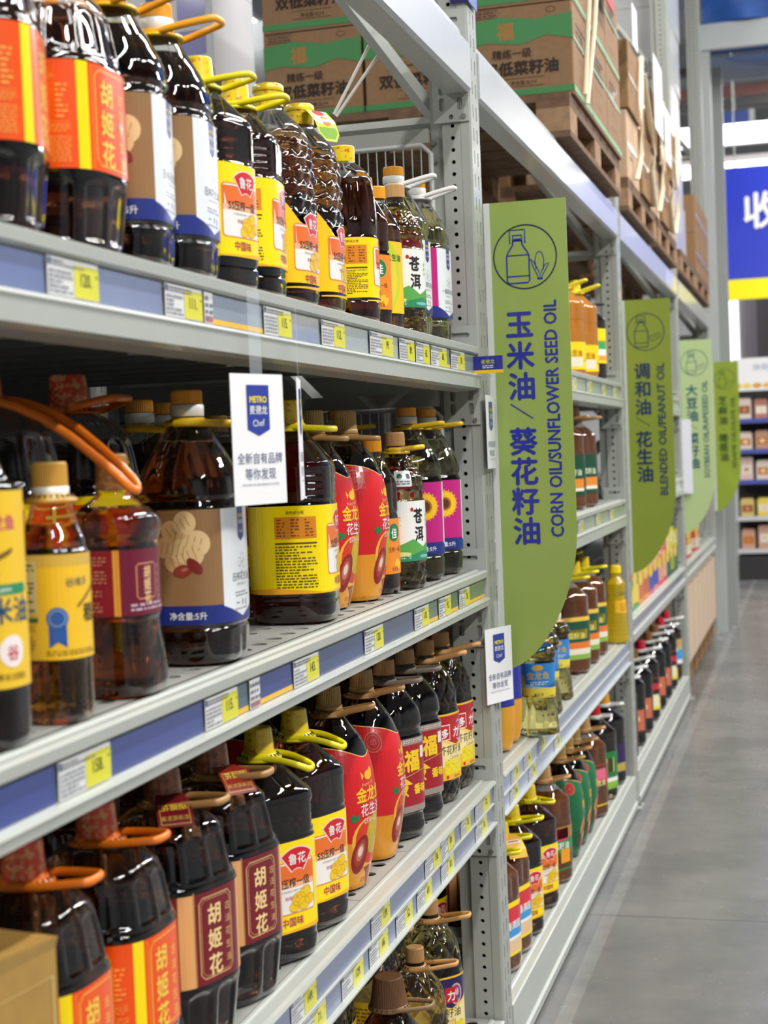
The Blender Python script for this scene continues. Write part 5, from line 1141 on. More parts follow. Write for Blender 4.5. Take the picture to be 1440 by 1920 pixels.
# clear waisted bottle with a blue label
CW = Shape([(0, .04, .04, 2.4), (.004, .046, .046, 2.8), (.05, .043, .043, 2.8), (.09, .0385, .0385, 2.6), (.094, .04, .04, 2.6), (.175, .04, .04, 2.6), (.18, .039, .039, 2.5), (.19, .044, .044, 2.4), (.205, .043, .043, 2.3), (.222, .03, .03, 2.1), (.235, .018, .018, 2), (.25, .017, .017, 2)])
def art_blue():
    a = Art(); a.rect(-130, 92, 125, 174, '#2f86d0', 0); a.rect(-130, 92, 125, 116, '#f0dc4a', 1); a.poly([(-130, 116), (125, 116), (125, 124), (20, 114), (-60, 128), (-130, 118)], '#8ac8e8', 1.5); a.text('金龙鱼', -12, 138, 19, '#c8b47a', 4, bold=.02); a.ell(-12, 164, 14, 7, '#d8a84a', 2); a.text('4:1:1', -12, 96, 12, '#3a4a1a', 4, bold=.02); a.fine(-30, 122, 14, 132, 2, WHT, 4); a.ell(-60, 132, 14, 14, '#e8b02a', 2); return a
kind('clear_blue', 'oil_bottle', 'bottle', [('body', CW.body('body', oil('light_oil_waisted', '#f6ec9a', .2, ior=1.25), both(facets(8, .0025, .004, .09), rings([.02], .001, .003)), n=96, rows=80), None), ('label', CW.wrap(art_blue(), 'label', .13, (6, 0)), None),
    ('cap', cap_mesh(.25, .272, .0205, .0195, mat('#c8a058', .4, coat=.2), ring=(.232, .249, .0215, WHT_PLASTIC)), None), ('collar', collar_mesh(.222, .231, .03, .022, TANCAP, 12), None)])
_st = Art(); _st.rect(-34, 60, -8, 104, '#ecebe6', 8); _st.fine(-30, 66, -12, 98, 4, '#8a8a8a', 3, L=9)
kind('clear_blue_sticker', 'oil_bottle', 'bottle', KINDS['clear_blue'][2] + [('price_sticker', CW.wrap(_st, 'price_sticker', .08, (5, 6)), 'white sticker')])
# yellow waisted bottle
YW = Shape([(0, .038, .038, 2.3), (.006, .044, .044, 2.4), (.06, .042, .042, 2.4), (.12, .038, .038, 2.3), (.16, .034, .034, 2.2), (.175, .031, .031, 2.2), (.19, .036, .036, 2.2), (.215, .036, .036, 2.2), (.235, .026, .026, 2), (.245, .02, .02, 2), (.262, .019, .019, 2)])
kind('yellow_waist', 'oil_bottle', 'bottle', [('body', YW.body('body', oil('bright_oil', '#ffd820', .26, trans=.6), both(rings([.03, .045, .06, .075, .09, .105], .0012, .003)), n=64, rows=80), None), ('label', YW.wrap((lambda a: (a.rect(-60, 112, 60, 158, '#f0b81e', 0), a.fine(-40, 118, 30, 150, 5, '#a86a10', 3), a)[-1])(Art()), 'label', .13, (6, 6)), None), ('cap', cap_mesh(.258, .285, .022, .021, mat('#f8d80a', .35, coat=.4)), None)])
# blue pouch bottle with golden foot
PW = Shape([(0, .036, .03, 2.4), (.01, .042, .036, 2.6), (.09, .05, .042, 2.8), (.2, .05, .042, 2.8), (.26, .046, .038, 2.6), (.29, .03, .026, 2.2), (.3, .018, .018, 2)])
def pouch():
    a = Art(); a.rect(-160, 4, 150, 112, '#e8a42a', 0); a.rect(-160, 110, 150, 284, '#2230a0', 0); a.fine(-110, 116, -50, 150, 5, '#8a94d8', 4); a.fine(-100, 60, -60, 100, 5, '#b87a1a', 5); a.text('葵花籽油', 0, 200, 20, WHT, 3, bold=.02); return a
kind('blue_pouch', 'oil_bottle', 'bottle', [('body', PW.body('body', oil('pouch_oil', '#e8b03a', .29), None, n=64, rows=60), None), ('label', PW.wrap(pouch(), 'wrap_film', .15, (7, 12)), None), ('cap', cap_mesh(.298, .32, .02, .019, YEL_PLASTIC), None)])

mt = Art(); mt.poly([(-18, 0), (18, 0), (26, 25), (26, 85), (-26, 85), (-26, 25)], '#f0b848', 0); mt.rect(-18, 34, 18, 44, '#f0e8d8', 1); mt.rect(-16, 36, 14, 40, '#c04a6a', 2)
kind('blue_red_tag', 'oil_bottle', 'bottle', KINDS['blue_red_label'][2] + [('neck_tag', tagmesh([(.02, -.012, .305), (.045, -.026, .3), (.066, -.04, .278), (.08, -.05, .24)], .03, mt), 'orange paper neck tag')])
z2a, z2b, z2c = 1.62, 1.184, .66
spawn('orange_plain', 'orange oil bottle with yellow cap on the top shelf of the second bay', -.085, 5.3, z2a, R(-40))
spawn('orange_plain', 'orange oil bottle half hidden by the corn oil sign, second bay top shelf', -.1, 5.1, z2a, R(-40))
spawn('orange_plain', 'orange oil bottle in the row behind on the second bay top shelf', -.25, 5.42, z2a, R(-20))
spawn('dark_mixed', 'dark bottle with yellow and green label by the second upright, top shelf', -.085, 5.56, z2a, R(-30), scale=.92)
spawn('purple_label', 'dark bottle standing at the second upright on the top shelf', -.22, 5.68, z2a, R(-40))
spawn('dark_green_label', 'dark bottle with deep green label on the second bay second shelf', -.09, 5.22, z2b, R(-30))
spawn('dark_green_label', 'deep green labelled bottle behind the front one, second bay second shelf', -.25, 5.46, z2b, R(-30))
spawn('dark_green_label', 'deep green labelled bottle covered by the corn oil sign, second bay second shelf', -.1, 5.0, z2b, R(-40))
for k, (y, x, lb) in enumerate([(3.66, -.075, 'blue and gold pouch bottle right behind the white hanging card'), (3.772, -.078, 'blue and gold pouch bottle next to the clear blue-labelled one')]): spawn('blue_pouch', lb, x, y, z2c, R(-30))
spawn('clear_blue', 'clear waisted bottle with blue label standing at the very shelf edge', -.004, 3.885, z2c, R(-62), scale=1.06)
spawn('clear_blue_sticker', 'clear waisted bottle with a white sticker behind the front blue-labelled one', -.045, 4.2, z2c, R(-50))
spawn('clear_blue', 'third clear blue-labelled bottle from the corn oil sign', -.052, 4.44, z2c, R(-50))
spawn('clear_blue', 'clear blue-labelled bottle in the second row by the pouch bottles', -.16, 3.98, z2c, R(-50))
for k, y in enumerate((4.95, 5.17, 5.38)): spawn('green_label', ['brown jug with dark green label, nearest to the clear bottles', 'brown jug with dark green label, middle one of the three', 'brown jug with dark green label beside the bright yellow bottle'][k], -.1, y, z2c, R(-45), scale=1.03)
spawn('orange_plain', 'brown jug with a bright yellow strap at the back of the third shelf, second bay', -.23, 5.6, z2c, R(-20), scale=1.1)
spawn('yellow_waist', 'bright yellow waisted bottle at the shelf edge by the second upright', -.03, 5.7, z2c, 0)
for k, (x, y) in enumerate(((-.26, 3.9), (-.26, 4.15), (-.27, 4.4), (-.27, 4.65), (-.27, 4.9))): spawn('green_label', 'brown jug in the second row of the third shelf, %s behind the corn oil sign' % ['first', 'second', 'third', 'fourth', 'fifth'][k], x, y, z2c, R(-30))
row = [('blue_red_label', 3.62, 'jug with red and blue label nearest the first upright, lowest shelf'), ('blue_red_tag', 3.765, 'jug with red and blue label and paper neck tag, lowest shelf'), ('luhua', 3.91, 'yellow-labelled jug between the blue label and its twin, lowest shelf'), ('luhua_flat', 4.15, 'yellow-labelled jug beside the green and pink label, lowest shelf'), ('green_red_label', 4.4, 'jug with green label and pink badge, lowest shelf'),
       ('gourd_green', 4.68, 'dark green gourd bottle next to the pink-badge jug'), ('gourd_green', 4.83, 'dark green gourd bottle in the middle of its three'), ('gourd_green', 4.98, 'dark green gourd bottle beside the red and yellow label'), ('red_yellow_label', 5.2, 'jug with red and yellow label after the green gourds, lowest shelf'), ('green_white_label', 5.46, 'pale brown jug with green and white label and red cap'), ('purple_label', 5.71, 'dark jug with purple label against the second upright')]
for k, y, lb in row: spawn(k, lb, -.09, y, ZD, R(8 if 'gourd' in k else -16 if y < 3.9 else -32), scale=.97 if y < 3.9 else 1.)
for k, (kk, y) in enumerate((('luhua_flat', 3.6), ('jug_maroon', 3.85), ('fu', 4.05), ('jug_orange', 4.3), ('green_red_label', 4.5), ('red_yellow_label', 4.72), ('red_yellow_label', 4.95), ('green_white_label', 5.2))):
    spawn(kk, ['yellow-capped jug', 'brown-capped jug', 'tan-capped dark bottle', 'orange-strapped dark jug', 'tan-capped jug', 'tan-capped brown jug', 'tan-strapped brown jug', 'red-capped jug'][k] + ' in the second row of the lowest shelf, %s from the first upright' % ['first', 'second', 'third', 'fourth', 'fifth', 'sixth', 'seventh', 'eighth'][k], -.27, y, ZD, R(-20))
t = None
# ================================================================= third and fourth bay
z3 = .72
seas = [('green_label', 6.2, 'green-labelled jug at the near end of the third bay'), ('red_yellow_label', 6.45, 'red and yellow jug in the third bay middle shelf'), ('orange_plain', 6.7, 'orange oil bottle in the third bay middle shelf')]
def pack(label, x, y, z, w, d, h, c1, c2, c3, grp=None):
    t = thing('seasoning_pack', label, 'pack', (x, y, z), R(-4), grp)
    mb = MB(); m = mat(c1, .35, coat=.3)
    q = .006; mb.prism([(-d + q, -w / 2), (-q, -w / 2), (0, -w / 2 + q), (0, w / 2 - q), (-q, w / 2), (-d + q, w / 2), (-d, w / 2 - q), (-d, -w / 2 + q)], 0, h, m)
    mb.prism([(-d * .62, -w / 2 + .004), (-d * .38, -w / 2 + .004), (-d * .38, w / 2 - .004), (-d * .62, w / 2 - .004)], h, h + .012, m); mb.build('pouch', t)
    a = Art(); W, H = w * 1000, h * 1000
    for (o, U, ww) in (((.0004, -w / 2 + .003, 0), (0, 1, 0), W - 6), ((-d + .003, -w / 2 - .0004, 0), (1, 0, 0), d * 1000 - 6)):
        a = Art(); a.rect(0, H * .5, ww, H * .86, c2, 1); a.rect(0, H * .08, ww, H * .34, c3, 1); a.ell(ww * .5, H * .42, ww * .3, H * .12, '#f0d040', 2); a.fine(ww * .15, H * .58, ww * .85, H * .78, 3, WHT, int(y * 100), L=3)
        a.flat('print', o, U, (0, 0, 1), off=.0003).build('print', t)
cols = [('#3a9a4a', '#e85a7a', '#f0c83a', 'green'), ('#3a9a4a', '#8ac05a', '#f0d83a', 'green'), ('#e8902a', '#f0b04a', '#d86a1a', 'orange'), ('#e8902a', '#e8c06a', '#c85a1a', 'orange'), ('#d8506a', '#e8a0a0', '#3a4ab0', 'pink'), ('#e07a8a', '#f0d0a0', '#3a4ab0', 'pink'), ('#d83040', '#e87a5a', '#e8a08a', 'red'), ('#d83040', '#e8504a', '#e8b08a', 'red'), ('#22402e', '#e8d030', '#2a6a4a', 'dark green'), ('#22402e', '#e0d83a', '#a8b02a', 'dark green'), ('#1e3a2a', '#d8c82a', '#3a7a4a', 'dark green')]
num = ['first', 'second', 'third', 'fourth', 'fifth', 'sixth', 'seventh', 'eighth', 'ninth', 'tenth', 'eleventh', 'twelfth']
for k, (c1, c2, c3, nm) in enumerate(cols): pack('%s seasoning pack on the third bay middle shelf, %s from the blended oil sign' % (nm, num[k]), -.03, 6.1 + .205 * k, z3 + .0005, .17, .08, .25 + .03 * (k % 2), c1, c2, c3)
for k in range(8): spawn(['sauce', 'sauce', 'sauce', 'sauce_red', 'sauce', 'sauce', 'sauce_red', 'sauce_blue'][k], ['dark sauce jug with white strap', 'dark sauce jug with white strap', 'dark sauce jug with terracotta label', 'brown vinegar jug with yellow label', 'dark sauce jug with white collar', 'dark sauce jug with brown cap', 'vinegar jug with bright yellow label', 'amber jug with bright blue label'][k] + ', %s from the second upright on the lowest shelf' % num[k], -.1, (6.16, 6.45, 6.75, 7.05, 7.36, 7.66, 7.96, 8.26)[k], ZD, R(-45), scale=1.08)
for k in range(5): spawn(['sauce', 'sauce_red', 'sauce', 'sauce_red', 'sauce_red'][k], 'dark jug in the second row of the third bay, %s from the second upright' % num[k], -.29, 6.4 + .42 * k, ZD, R(-30), scale=1.1)
for k in range(4): spawn(['orange_plain', 'red_yellow_label', 'orange_plain', 'red_yellow_label'][k], 'bottle half hidden by the sheen-paled sign on the third bay second shelf, %s along' % num[k], -.1, 7.3 + .26 * k, 1.2, R(-40))
for k in range(5): pack('red and gold pack on the fourth bay shelf, %s from the third upright' % num[k], -.03, 8.75 + .3 * k, .72 if k % 2 else 1.2, .2, .1, .24, '#c8322a', '#e8c05a', '#e8e0c0')
KRAFT = mat('#94714f', .75, var=.12, vscale=60); KRAFT2 = mat('#c8a888', .75, var=.08, vscale=50); KRAFT3 = mat('#957048', .75, var=.12, vscale=50)
for k in range(6):
    t = thing('tall_carton', 'tall beige carton standing in the fourth bay, %s from the third upright' % num[k], 'carton', (-.01, 8.62 + .39 * k, .03))
    mb = MB(); m = mat('#cdb49a', .7, var=.06, vscale=20); mb.prism([(-.35, 0), (0, 0), (0, .36), (-.35, .36)], .14, .56, m); mb.build('carton_body', t)
    mb = MB(); mb.box(-.34, .02, 0, -.02, .09, .14, KRAFT3); mb.build('skid', t); mb = MB(); mb.box(-.34, .27, 0, -.02, .34, .14, KRAFT3); mb.build('skid', t)

# ================================================================= pallets above the beams
WOOD = mat('#7a5c44', .8, var=.35, vscale=25); WOOD2 = mat('#a88462', .8, var=.3, vscale=25)
def pallet(x0, y0, z, w, d, label):
    """x0: front edge; runs W back and D along the aisle"""
    t = thing('wooden_pallet', label, 'pallet', (x0, y0, z))
    def board(n, *q):
        mb = MB(); mb.box(*q, WOOD2 if n == 'block' else WOOD); mb.build(n, t)
    for k in range(7): board('top_board', -w, k * d / 7 + .006, .108, 0, (k + 1) * d / 7 - .012, .13)
    for xx in (-w, -w / 2 - .05, -.1):
        board('stringer', xx, 0, .086, xx + .1, d, .108); board('skid', xx, 0, 0, xx + .1, d, .018)
        for yy in (0, d / 2 - .07, d - .14): board('block', xx, yy, .018, xx + .1, yy + .14, .086)
    return t
def carton(x0, y0, z, w, d, h, label, style, grp=None):
    """x0: aisle side face, y0: face towards the camera"""
    t = thing('carton', label, 'carton', (x0, y0, z), 0, grp)
    m = {'oil': KRAFT, 'plain': KRAFT2, 'brown': KRAFT3, 'white': mat('#d9dade', .6)}[style]
    mb = MB(); mb.box(-w, 0, 0, 0, d, h, m, bev=.004); mb.build('carton_body', t)
    W, H, Dd = w * 1000, h * 1000, d * 1000
    a = Art()
    if style == 'oil':
        g = '#4a8a52'; K = dict(rough=.75, coat=0)
        a.poly([(0, H * .97), (W, H * .97), (W, H * .60), (W * .72, H * .55), (W * .45, H * .56), (W * .25, H * .62), (0, H * .58)], g, 1, **K) if False else None
        a.poly([(0, H * .86), (W * .3, H * .9), (W * .65, H * .84), (W, H * .88), (W, H * .60), (W * .75, H * .66), (W * .5, H * .58), (W * .2, H * .63), (0, H * .6)], g, 1, **K); a.rect(0, H * .03, W, H * .1, g, 1, **K)
        a.text('福', W * .36, H * .66, H * .2, '#a8763e', 2, bold=.03, **K); a.text('精练一级', W * .42, H * .45, H * .11, '#3a2a20', 2, bold=.02, **K); a.text('双低菜籽油', W * .5, H * .27, H * .16, '#2e2018', 2, bold=.04, sx=1.05, **K); a.frame(W * .32, H * .13, W * .72, H * .22, 1.5, '#4a3a2a', 2, **K); a.text('净含量:5L×4', W * .52, H * .15, H * .055, '#3a2a20', 2, **K)
        a.frame(W * .04, H * .9, W * .3, H * .985, 1.5, '#4a3a2a', 2, **K); a.fine(W * .06, H * .91, W * .28, H * .975, 2, '#4a3a2a', 3); a.ring(W * .8, H * .93, H * .05, 1.5, '#4a3a2a', 2, n=16, b=H * .03)
        b_ = Art(); b_.fine(Dd * .2, H * .55, Dd * .75, H * .85, 4, '#5a4634', 7); b_.frame(Dd * .25, H * .25, Dd * .65, H * .45, 1.5, '#5a4634', 2, **K); b_.rect(0, H * .03, Dd, H * .1, '#8ab08a', 1, **K); b_.rect(0, H * .6, Dd, H * .64, '#9ab89a', 1, **K)
        b_.flat('side_print', (.0006, 0, 0), (0, 1, 0), (0, 0, 1)).build('side_print', t)
    elif style == 'white':
        v = '#3c3a8e'
        a.poly([(0, 0), (W, 0), (W, H * .1), (W * .7, H * .3), (W * .4, H * .12), (0, H * .28)], v, 1); a.rect(W * .62, H * .72, W * .74, H, v, 1); a.rect(W * .8, H * .55, W * .96, H * .8, '#8a8ac0', 1); a.rect(W * .8, H * .25, W * .96, H * .48, '#8a8ac0', 1); a.text('有机', W * .67, H * .55, 34, '#b05a7a', 2); a.fine(W * .1, H * .4, W * .5, H * .9, 6, '#9a9ab8', 4)
    else:
        a.fine(W * .2, H * .3, W * .8, H * .6, 3, '#6a5036', int(z * 50 + y0 * 9)); a.rect(W * .46, 0, W * .54, H, '#c8b08a', 1, rough=.4)
        b_ = Art(); b_.fine(Dd * .2, H * .3, Dd * .8, H * .6, 3, '#6a5036', 5); b_.rect(0, H * .47, Dd, H * .53, '#d8c4a0', 1, rough=.4); b_.flat('side_print', (.0006, 0, 0), (0, 1, 0), (0, 0, 1)).build('side_print', t)
    a.flat('front_print', (-w, -.0006, 0), (1, 0, 0), (0, 0, 1)).build('front_print', t)
    return t
def strap(path, label, wd=.008, c='#d8ccb0'):
    mb = MB(); mb.tube(path, wd, mat(c, .5), n=6, flat=.35); return tag(mb.build('packing_strap'), label, 'strap')
PZ = 2.299
pallet(.03, 4.56, PZ, 1.0, 1.2, 'dark wooden pallet under the green-striped oil cartons')
cz = PZ + .131; rows3 = ['facing the camera', 'second from the camera', 'third from the camera']
for tier in range(3):
    for c_, (x0, w) in enumerate(((.04, .315), (-.285, .315), (-.61, .315))):
        for r_ in range(3):
            if r_ and c_: continue
            if tier == 2 and r_ == 2: continue
            carton(x0, 4.6 + r_ * .385, cz + tier * .276, w, .378, .272, 'green-striped oil carton, %s tier, %s, %s' % (['bottom', 'middle', 'top'][tier], ['by the aisle', 'middle of the pallet', 'at the pallet rear'][c_], rows3[r_]), 'oil')
strap([(.054, 5.12, cz + .8), (.054, 4.98, cz + .55), (.056, 4.86, cz + .32), (.054, 4.72, cz + .02)], 'pale packing strap slanting across the green-striped cartons')
strap([(.054, 5.3, cz + .82), (.056, 5.06, cz + .42), (.055, 4.98, cz + .28), (.054, 4.76, cz - .0)], 'second pale strap tied beside the first on the striped cartons')
pallet(.02, 6.1, PZ, 1.0, 1.1, 'wooden pallet under brown strapped cartons in the third bay, near one')
pallet(.02, 7.28, PZ, 1.0, 1.0, 'wooden pallet under brown strapped cartons in the third bay, far one')
for tier in range(2):
    for r_ in range(5):
        y0 = 6.12 + r_ * .43
        carton(.02 + .012 * ((r_ + tier) % 2), y0, cz + tier * .27, .4, .4, .262, 'brown strapped carton above the third bay, %s tier, %s along the aisle' % (['bottom', 'middle', 'top'][tier], num[r_]), 'brown' if (r_ + tier) % 2 else 'plain')
    carton(-.45, 6.12, cz + tier * .27, .45, .4, .262, 'brown carton behind the aisle-side column of the third bay, %s tier' % ['bottom', 'middle', 'top'][tier], 'brown')
for k, y in enumerate((6.3, 6.75, 7.2, 7.65, 8.0)): strap([(.045, y - .16, cz + .5), (.055, y - .02, cz + .3), (.062, y + .06, cz + .2), (.05, y + .0, cz + .12), (.045, y + .14, cz - .01)] if k % 2 else [(.045, y + .2, cz + .55), (.055, y + .05, cz + .34), (.062, y - .02, cz + .22), (.05, y + .05, cz + .13), (.045, y - .1, cz)], 'cream packing strap hanging over the brown cartons, %s along the third bay' % num[k], .012)
for k, (y, z, h, w_) in enumerate(((6.05, 2.9, .16, .14), (6.95, 2.74, .32, .34), (7.36, 2.68, .25, .26))): tag((lambda mb: (mb.prism([(.068, -w_ / 2), (.071, -w_ / 2), (.073, w_ / 2), (.07, w_ / 2)], 0, h, mat('#e6e8ec', .6)), mb.build('paper_sheet', None, (0, y, z)))[1])(MB()), 'white paper sheet stuck on the strapped cartons, %s along the third bay' % num[k], 'paper')
tag((lambda mb: (mb.prism([(.066, 0), (.07, 0), (.072, .3), (.068, .3)], 0, .5, mat('#d03048', .5)), mb.build('banner_sheet', None, (0, 5.06, 2.86)))[1])(MB()), 'red and white sheet hanging above the striped cartons', 'sheet')
pallet(.02, 8.52, PZ, 1.0, 1.05, 'wooden pallet above the fourth bay under the film-wrapped load')
pallet(.02, 9.62, PZ, 1.0, 1.2, 'wooden pallet above the fourth bay under brown cartons')
for r_ in range(3):
    for tier in range(2): carton(.02, 9.66 + r_ * .4, cz + tier * .232, .42, .38, .23, 'brown carton above the fourth bay, %s tier, %s along' % (['lower', 'upper'][tier], num[r_]), 'brown')
# film-wrapped tall load
t = thing('wrapped_load', 'tall pale load wrapped in white film above the fourth bay', 'wrapped load', (-.02, 8.56, cz))
mb = MB(); r = random.Random(5); prof = [(0, 0), (.06, .015), (.4, 0), (.8, .02), (1.1, .0)]
for k in range(6): mb.prism([(-.8 + r.uniform(-.02, .02), 0), (-.03, 0 + r.uniform(0, .02)), (r.uniform(-.02, 0), .03), (r.uniform(-.02, 0), .9), (-.8, .95)], k * .33, k * .33 + .328, mat('#c9cbcc', .35, coat=.3, var=.12, vscale=6))
mb.build('film_wrap', t)
# ================================================================= row behind
pallet(-1.18, 4.86, 2.53, .9, .95, 'wooden pallet of the neighbouring row under white cartons')
for k in range(1):
    for tier in range(3): carton(-1.2 - .0, 4.88 + k * .42, 2.661 + tier * .352, .62, .4, .35, 'white carton with violet print on the neighbouring row, %s tier' % (['bottom', 'middle', 'top'][tier]), 'white')
t = thing('load_beam', 'load beam of the neighbouring row under the white cartons', 'beam', (0, 0, 0)); mb = MB(); mb.box(-1.24, 3.395, 2.39, -1.19, 5.845, 2.529, BEAMP); mb.box(-2.1, 3.395, 2.39, -2.05, 5.845, 2.529, BEAMP); mb.build('box_section', t)
for k, y in enumerate((3.3, 5.85)): 
    t = thing('rack_upright', 'grey upright of the neighbouring row, %s one' % ['near', 'far'][k], 'rack frame', (-1.16, y, 0)); part('post', POST, t); o = part('post', POST, t); o.location = (-.86, 0, 0)

# ================================================================= end of the aisle
GREY = mat('#b4b8b6', .4, coat=.15); 
t = thing('tunnel_rack', 'grey rack bridging the aisle end under a blue tarpaulin', 'rack frame', (0, 11.35, 0))
for x in (-.02, 3.4):
    mb = MB(); mb.box(x - .06, 0, 0, x + .06, .1, 4.34, GREY); mb.build('post', t)
mb = MB(); mb.box(-.02, -.02, 4.16, 3.4, .04, 4.34, mat('#c2c8c8', .3, coat=.3)); mb.build('beam', t); mb = MB(); mb.box(-.02, 1.0, 4.16, 3.4, 1.05, 4.34, GREY); mb.build('beam', t)
t = thing('blue_tarpaulin_load', 'load covered with a crumpled blue tarpaulin on the bridging rack', 'tarpaulin', (0, 11.3, 4.342))
bm = bmesh.new(); bmesh.ops.create_grid(bm, x_segments=40, y_segments=20, size=.5)
me = bpy.data.meshes.new('cover'); bm.free()
mb = MB(); r = random.Random(8); nx, nz = 40, 10; vs = []
for j in range(nz + 1):
    for i in range(nx + 1):
        x = -.0 + 3.3 * i / nx; z = .75 * j / nz; vs.append((x, .03 * math.sin(i * 1.3 + j * .7) + .02 * math.sin(i * .5 - j) + .1 * (j / nz) ** 3, z))
fs = [(j * (nx + 1) + i, j * (nx + 1) + i + 1, (j + 1) * (nx + 1) + i + 1, (j + 1) * (nx + 1) + i) for j in range(nz) for i in range(nx)]
TARP = mat('#1f5cb4', .55, var=.25, vscale=5, bump=.4)
mb.add(vs, fs, TARP, True); mb.box(0, .16, 0, 3.3, .95, .75, TARP); mb.build('cover', t)
bpy.data.meshes.remove(me)
t = thing('rack_upright', 'slim grey post under the bridging beam', 'rack frame', (.04, 11.9, 0)); mb = MB(); mb.box(-.05, 0, 0, .05, .1, 4.16, mat('#9a9e9a', .45)); mb.build('post', t)
# checkout banner
t = thing('checkout_banner', 'big blue banner with white characters and a yellow lower edge', 'banner', (-.32, 16.0, 2.79))
mb = MB(); mb.box(0, 0, .2, 5.2, .06, 1.32, mat('#3040c0', .25, coat=.6)); mb.build('panel', t)
mb = MB(); mb.box(0, -.02, 0, 5.2, .07, .2, mat('#ffee00', .4)); mb.build('yellow_edge', t)
a = Art(); a.text('收银台', 385, 735, 380, WHT, 1, bold=.025, align='l'); a.flat('lettering', (0, -.0005, 0), (1, 0, 0), (0, 0, 1), off=.002, step=.004).build('lettering', t)
mb = MB()
for x in (.3, 4.8): mb.tube([(x, .03, 1.32), (x, .03, ZC - 2.79)], .008, STEEL, n=6)
mb.build('hanger', t)
# bright far fittings: lamp bars, white panel with added glow, dark panel
for k, (z, lb) in enumerate(((4.62, 'upper bright lamp bar above the blue banner'), (4.28, 'lower bright lamp bar above the blue banner'))):
    t = thing('lamp_bar', lb, 'lamp', (-.9, 17.4, z)); mb = MB(); mb.box(0, 0, 0, 6, .12, [.2, .13][k], mat('#ffffff', .5, emit=3.2)); mb.build('diffuser', t); mb = MB(); mb.box(0, .12, -.01, 6, .2, .22, mat('#8a8684', .5)); mb.build('housing', t)
t = thing('ceiling_truss', 'brownish truss beam crossing above the checkout', 'beam', (-1, 19, 5.35)); mb = MB(); mb.box(0, 0, .0, 7, .2, .08, mat('#8a8684', .6)); mb.box(0, 0, .42, 7, .2, .5, mat('#6e6664', .6)); mb.build('chord', t); mb = MB(); mb.box(0, -.02, .1, 7, .0, .24, mat('#c48e82', .6)); mb.build('sprinkler_pipe', t)
t = thing('blue_hanging_sign', 'small pale blue hanging sign high before the truss', 'sign', (-.3, 18.2, 4.98)); mb = MB(); mb.box(0, 0, 0, .36, .04, .14, mat('#5a72c0', .4)); mb.build('panel', t); mb = MB(); mb.box(.36, 0, 0, .42, .04, .15, WHT_PLASTIC); mb.build('panel_end', t); mb = MB(); mb.tube([(.2, .02, .14), (.2, .02, ZC - 4.98)], .006, STEEL, n=6); mb.build('hanger', t)
t = thing('glow_panel', 'white panel with added glow under the yellow banner edge', 'light panel', (-.42, 18.0, 2.05)); mb = MB(); mb.box(0, 0, 0, .3, .06, .95, mat('#ffffff', .5, emit=1.6)); mb.build('panel', t); mb = MB(); mb.box(0, .0, -2.05, .04, .06, 0, GREY); mb.box(.26, 0, -2.05, .3, .06, 0, GREY); mb.build('leg', t)
t = thing('dark_partition', 'dark grey partition behind the snack shelf header', 'partition', (-.1, 18.1, 0)); mb = MB(); mb.box(0, 0, 0, .18, .1, 3.0, mat('#6e6c70', .5)); mb.build('light_panel', t); mb = MB(); mb.box(.18, 0, 0, 2.6, .1, 3.0, mat('#4c484c', .5)); mb.build('dark_panel', t)
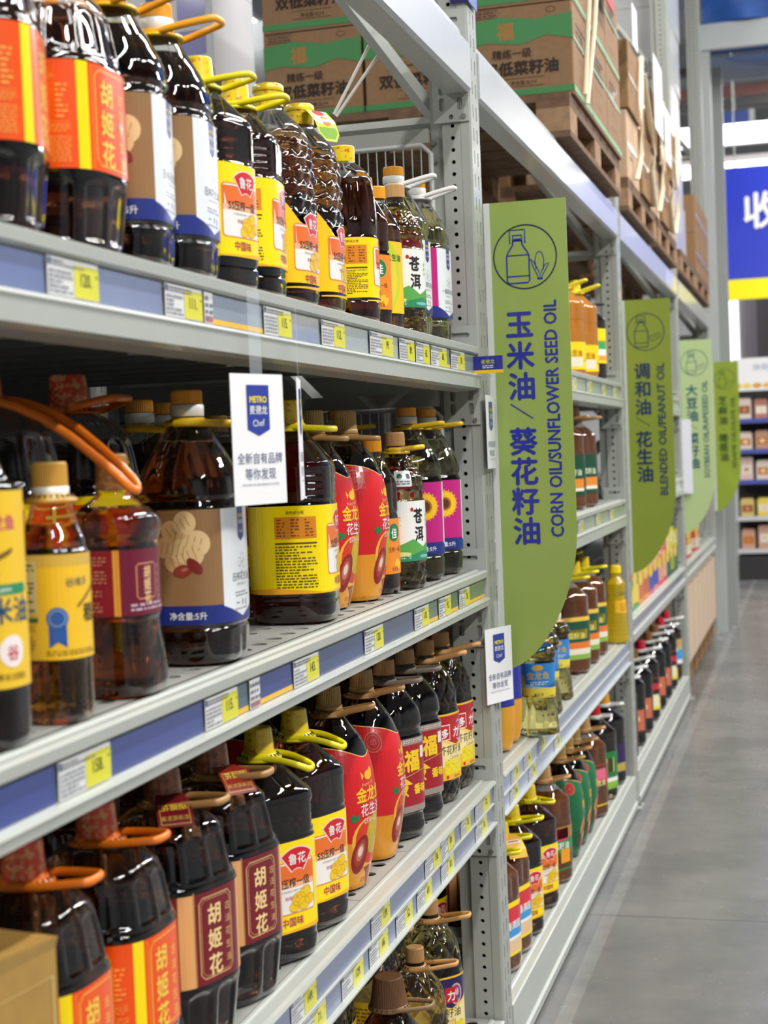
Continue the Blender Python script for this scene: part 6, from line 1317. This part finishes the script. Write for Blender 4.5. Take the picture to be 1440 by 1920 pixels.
# snack gondola
t = thing('snack_gondola', 'black snack shelf unit with a white header at the aisle end', 'shelf unit', (-.08, 15.6, 0))
DK = mat('#2a282a', .5)
mb = MB(); mb.box(0, .35, 0, 2.2, .4, 2.1, DK); mb.box(0, 0, 0, 2.2, .4, .24, DK); mb.build('back_panel', t)
mb = MB(); mb.box(0, -.02, 1.86, 2.2, .02, 2.18, mat('#eceae8', .5)); mb.build('header', t)
a = Art(); a.text('休闲零食', 340, 200, 74, '#8a96b8', 1); 
for k in range(7): a.ell(40 + k * 95, 50, 44, 26, ['#e8b84a', '#f0d060', '#d8a040'][k % 3], 1 + .1 * k)
a.flat('header_print', (0, -.0205, 1.86), (1, 0, 0), (0, 0, 1), off=.001).build('header_print', t)
for z in (.3, .62, .98, 1.28, 1.58):
    mb = MB(); mb.box(0, 0, z - .03, 2.2, .36, z, DK); mb.build('shelf_board', t); mb = MB(); mb.box(0, -.006, z - .035, 2.2, .0, z + .01, mat('#c8c8c8' if z < .7 else '#4a55a0', .4)); mb.build('price_rail', t)
r = random.Random(21)
for j, z in enumerate((.3, .62, .98, 1.28, 1.58)):
    for k in range(7):
        c = r.choice(['#e0c0b0', '#d8a890', '#e8d8c8', '#c89a80', '#e8c8c0', '#b87a6a'] if j != 1 else ['#e8c030', '#f0d860', '#e0a830', '#d8c070'])
        w_, h = .13, r.uniform(.16, .22)
        t = thing('snack_pack', 'small snack pack on the black shelf unit, %s shelf up, %s from its open end' % (num[j], num[k]), 'pack', (-.06 + .16 * k + .08, 15.66, z + .001), R(r.uniform(-6, 6)), 'snack packs on the black shelf unit')
        mb = MB(); mb.prism([(-w_ / 2, 0), (w_ / 2, 0), (w_ / 2 - .01, .08), (-w_ / 2 + .01, .08)], .0, h, mat(c, .4, coat=.2)); mb.prism([(-w_ / 2 + .01, .03), (w_ / 2 - .01, .03), (w_ / 2 - .01, .04), (-w_ / 2 + .01, .04)], h, h + .015, mat(c, .4, coat=.2)); mb.build('pouch', t)
        a = Art(); a.rect(-50, h * 300, 50, h * 700, r.choice(['#a8423a', '#f0e8d8', '#c8783a', '#8a4a3a']), 1); a.ell(0, h * 500, 26, 20, r.choice(['#f0d8a0', '#d88a4a']), 2); a.flat('print', (0, -.0006, 0), (1, 0, 0), (0, 0, 1), off=.0005).build('print', t)
# orange and black thing by the gondola
t = thing('orange_topped_bin', 'black stand with a bright orange top beside the snack shelf unit', 'stand', (-.2, 15.0, 0)); mb = MB(); mb.prism([(-.05, -.05), (.05, -.05), (.06, .06), (-.05, .06)], 0, .45, DK); mb.prism([(-.03, -.03), (.03, -.03), (.03, .03), (-.03, .03)], .78, .92, DK); mb.build('body', t); mb = MB(); mb.prism([(-.055, -.055), (.05, -.06), (.055, .055), (-.05, .06)], .45, .78, mat('#f09018', .45)); mb.build('orange_sleeve', t)
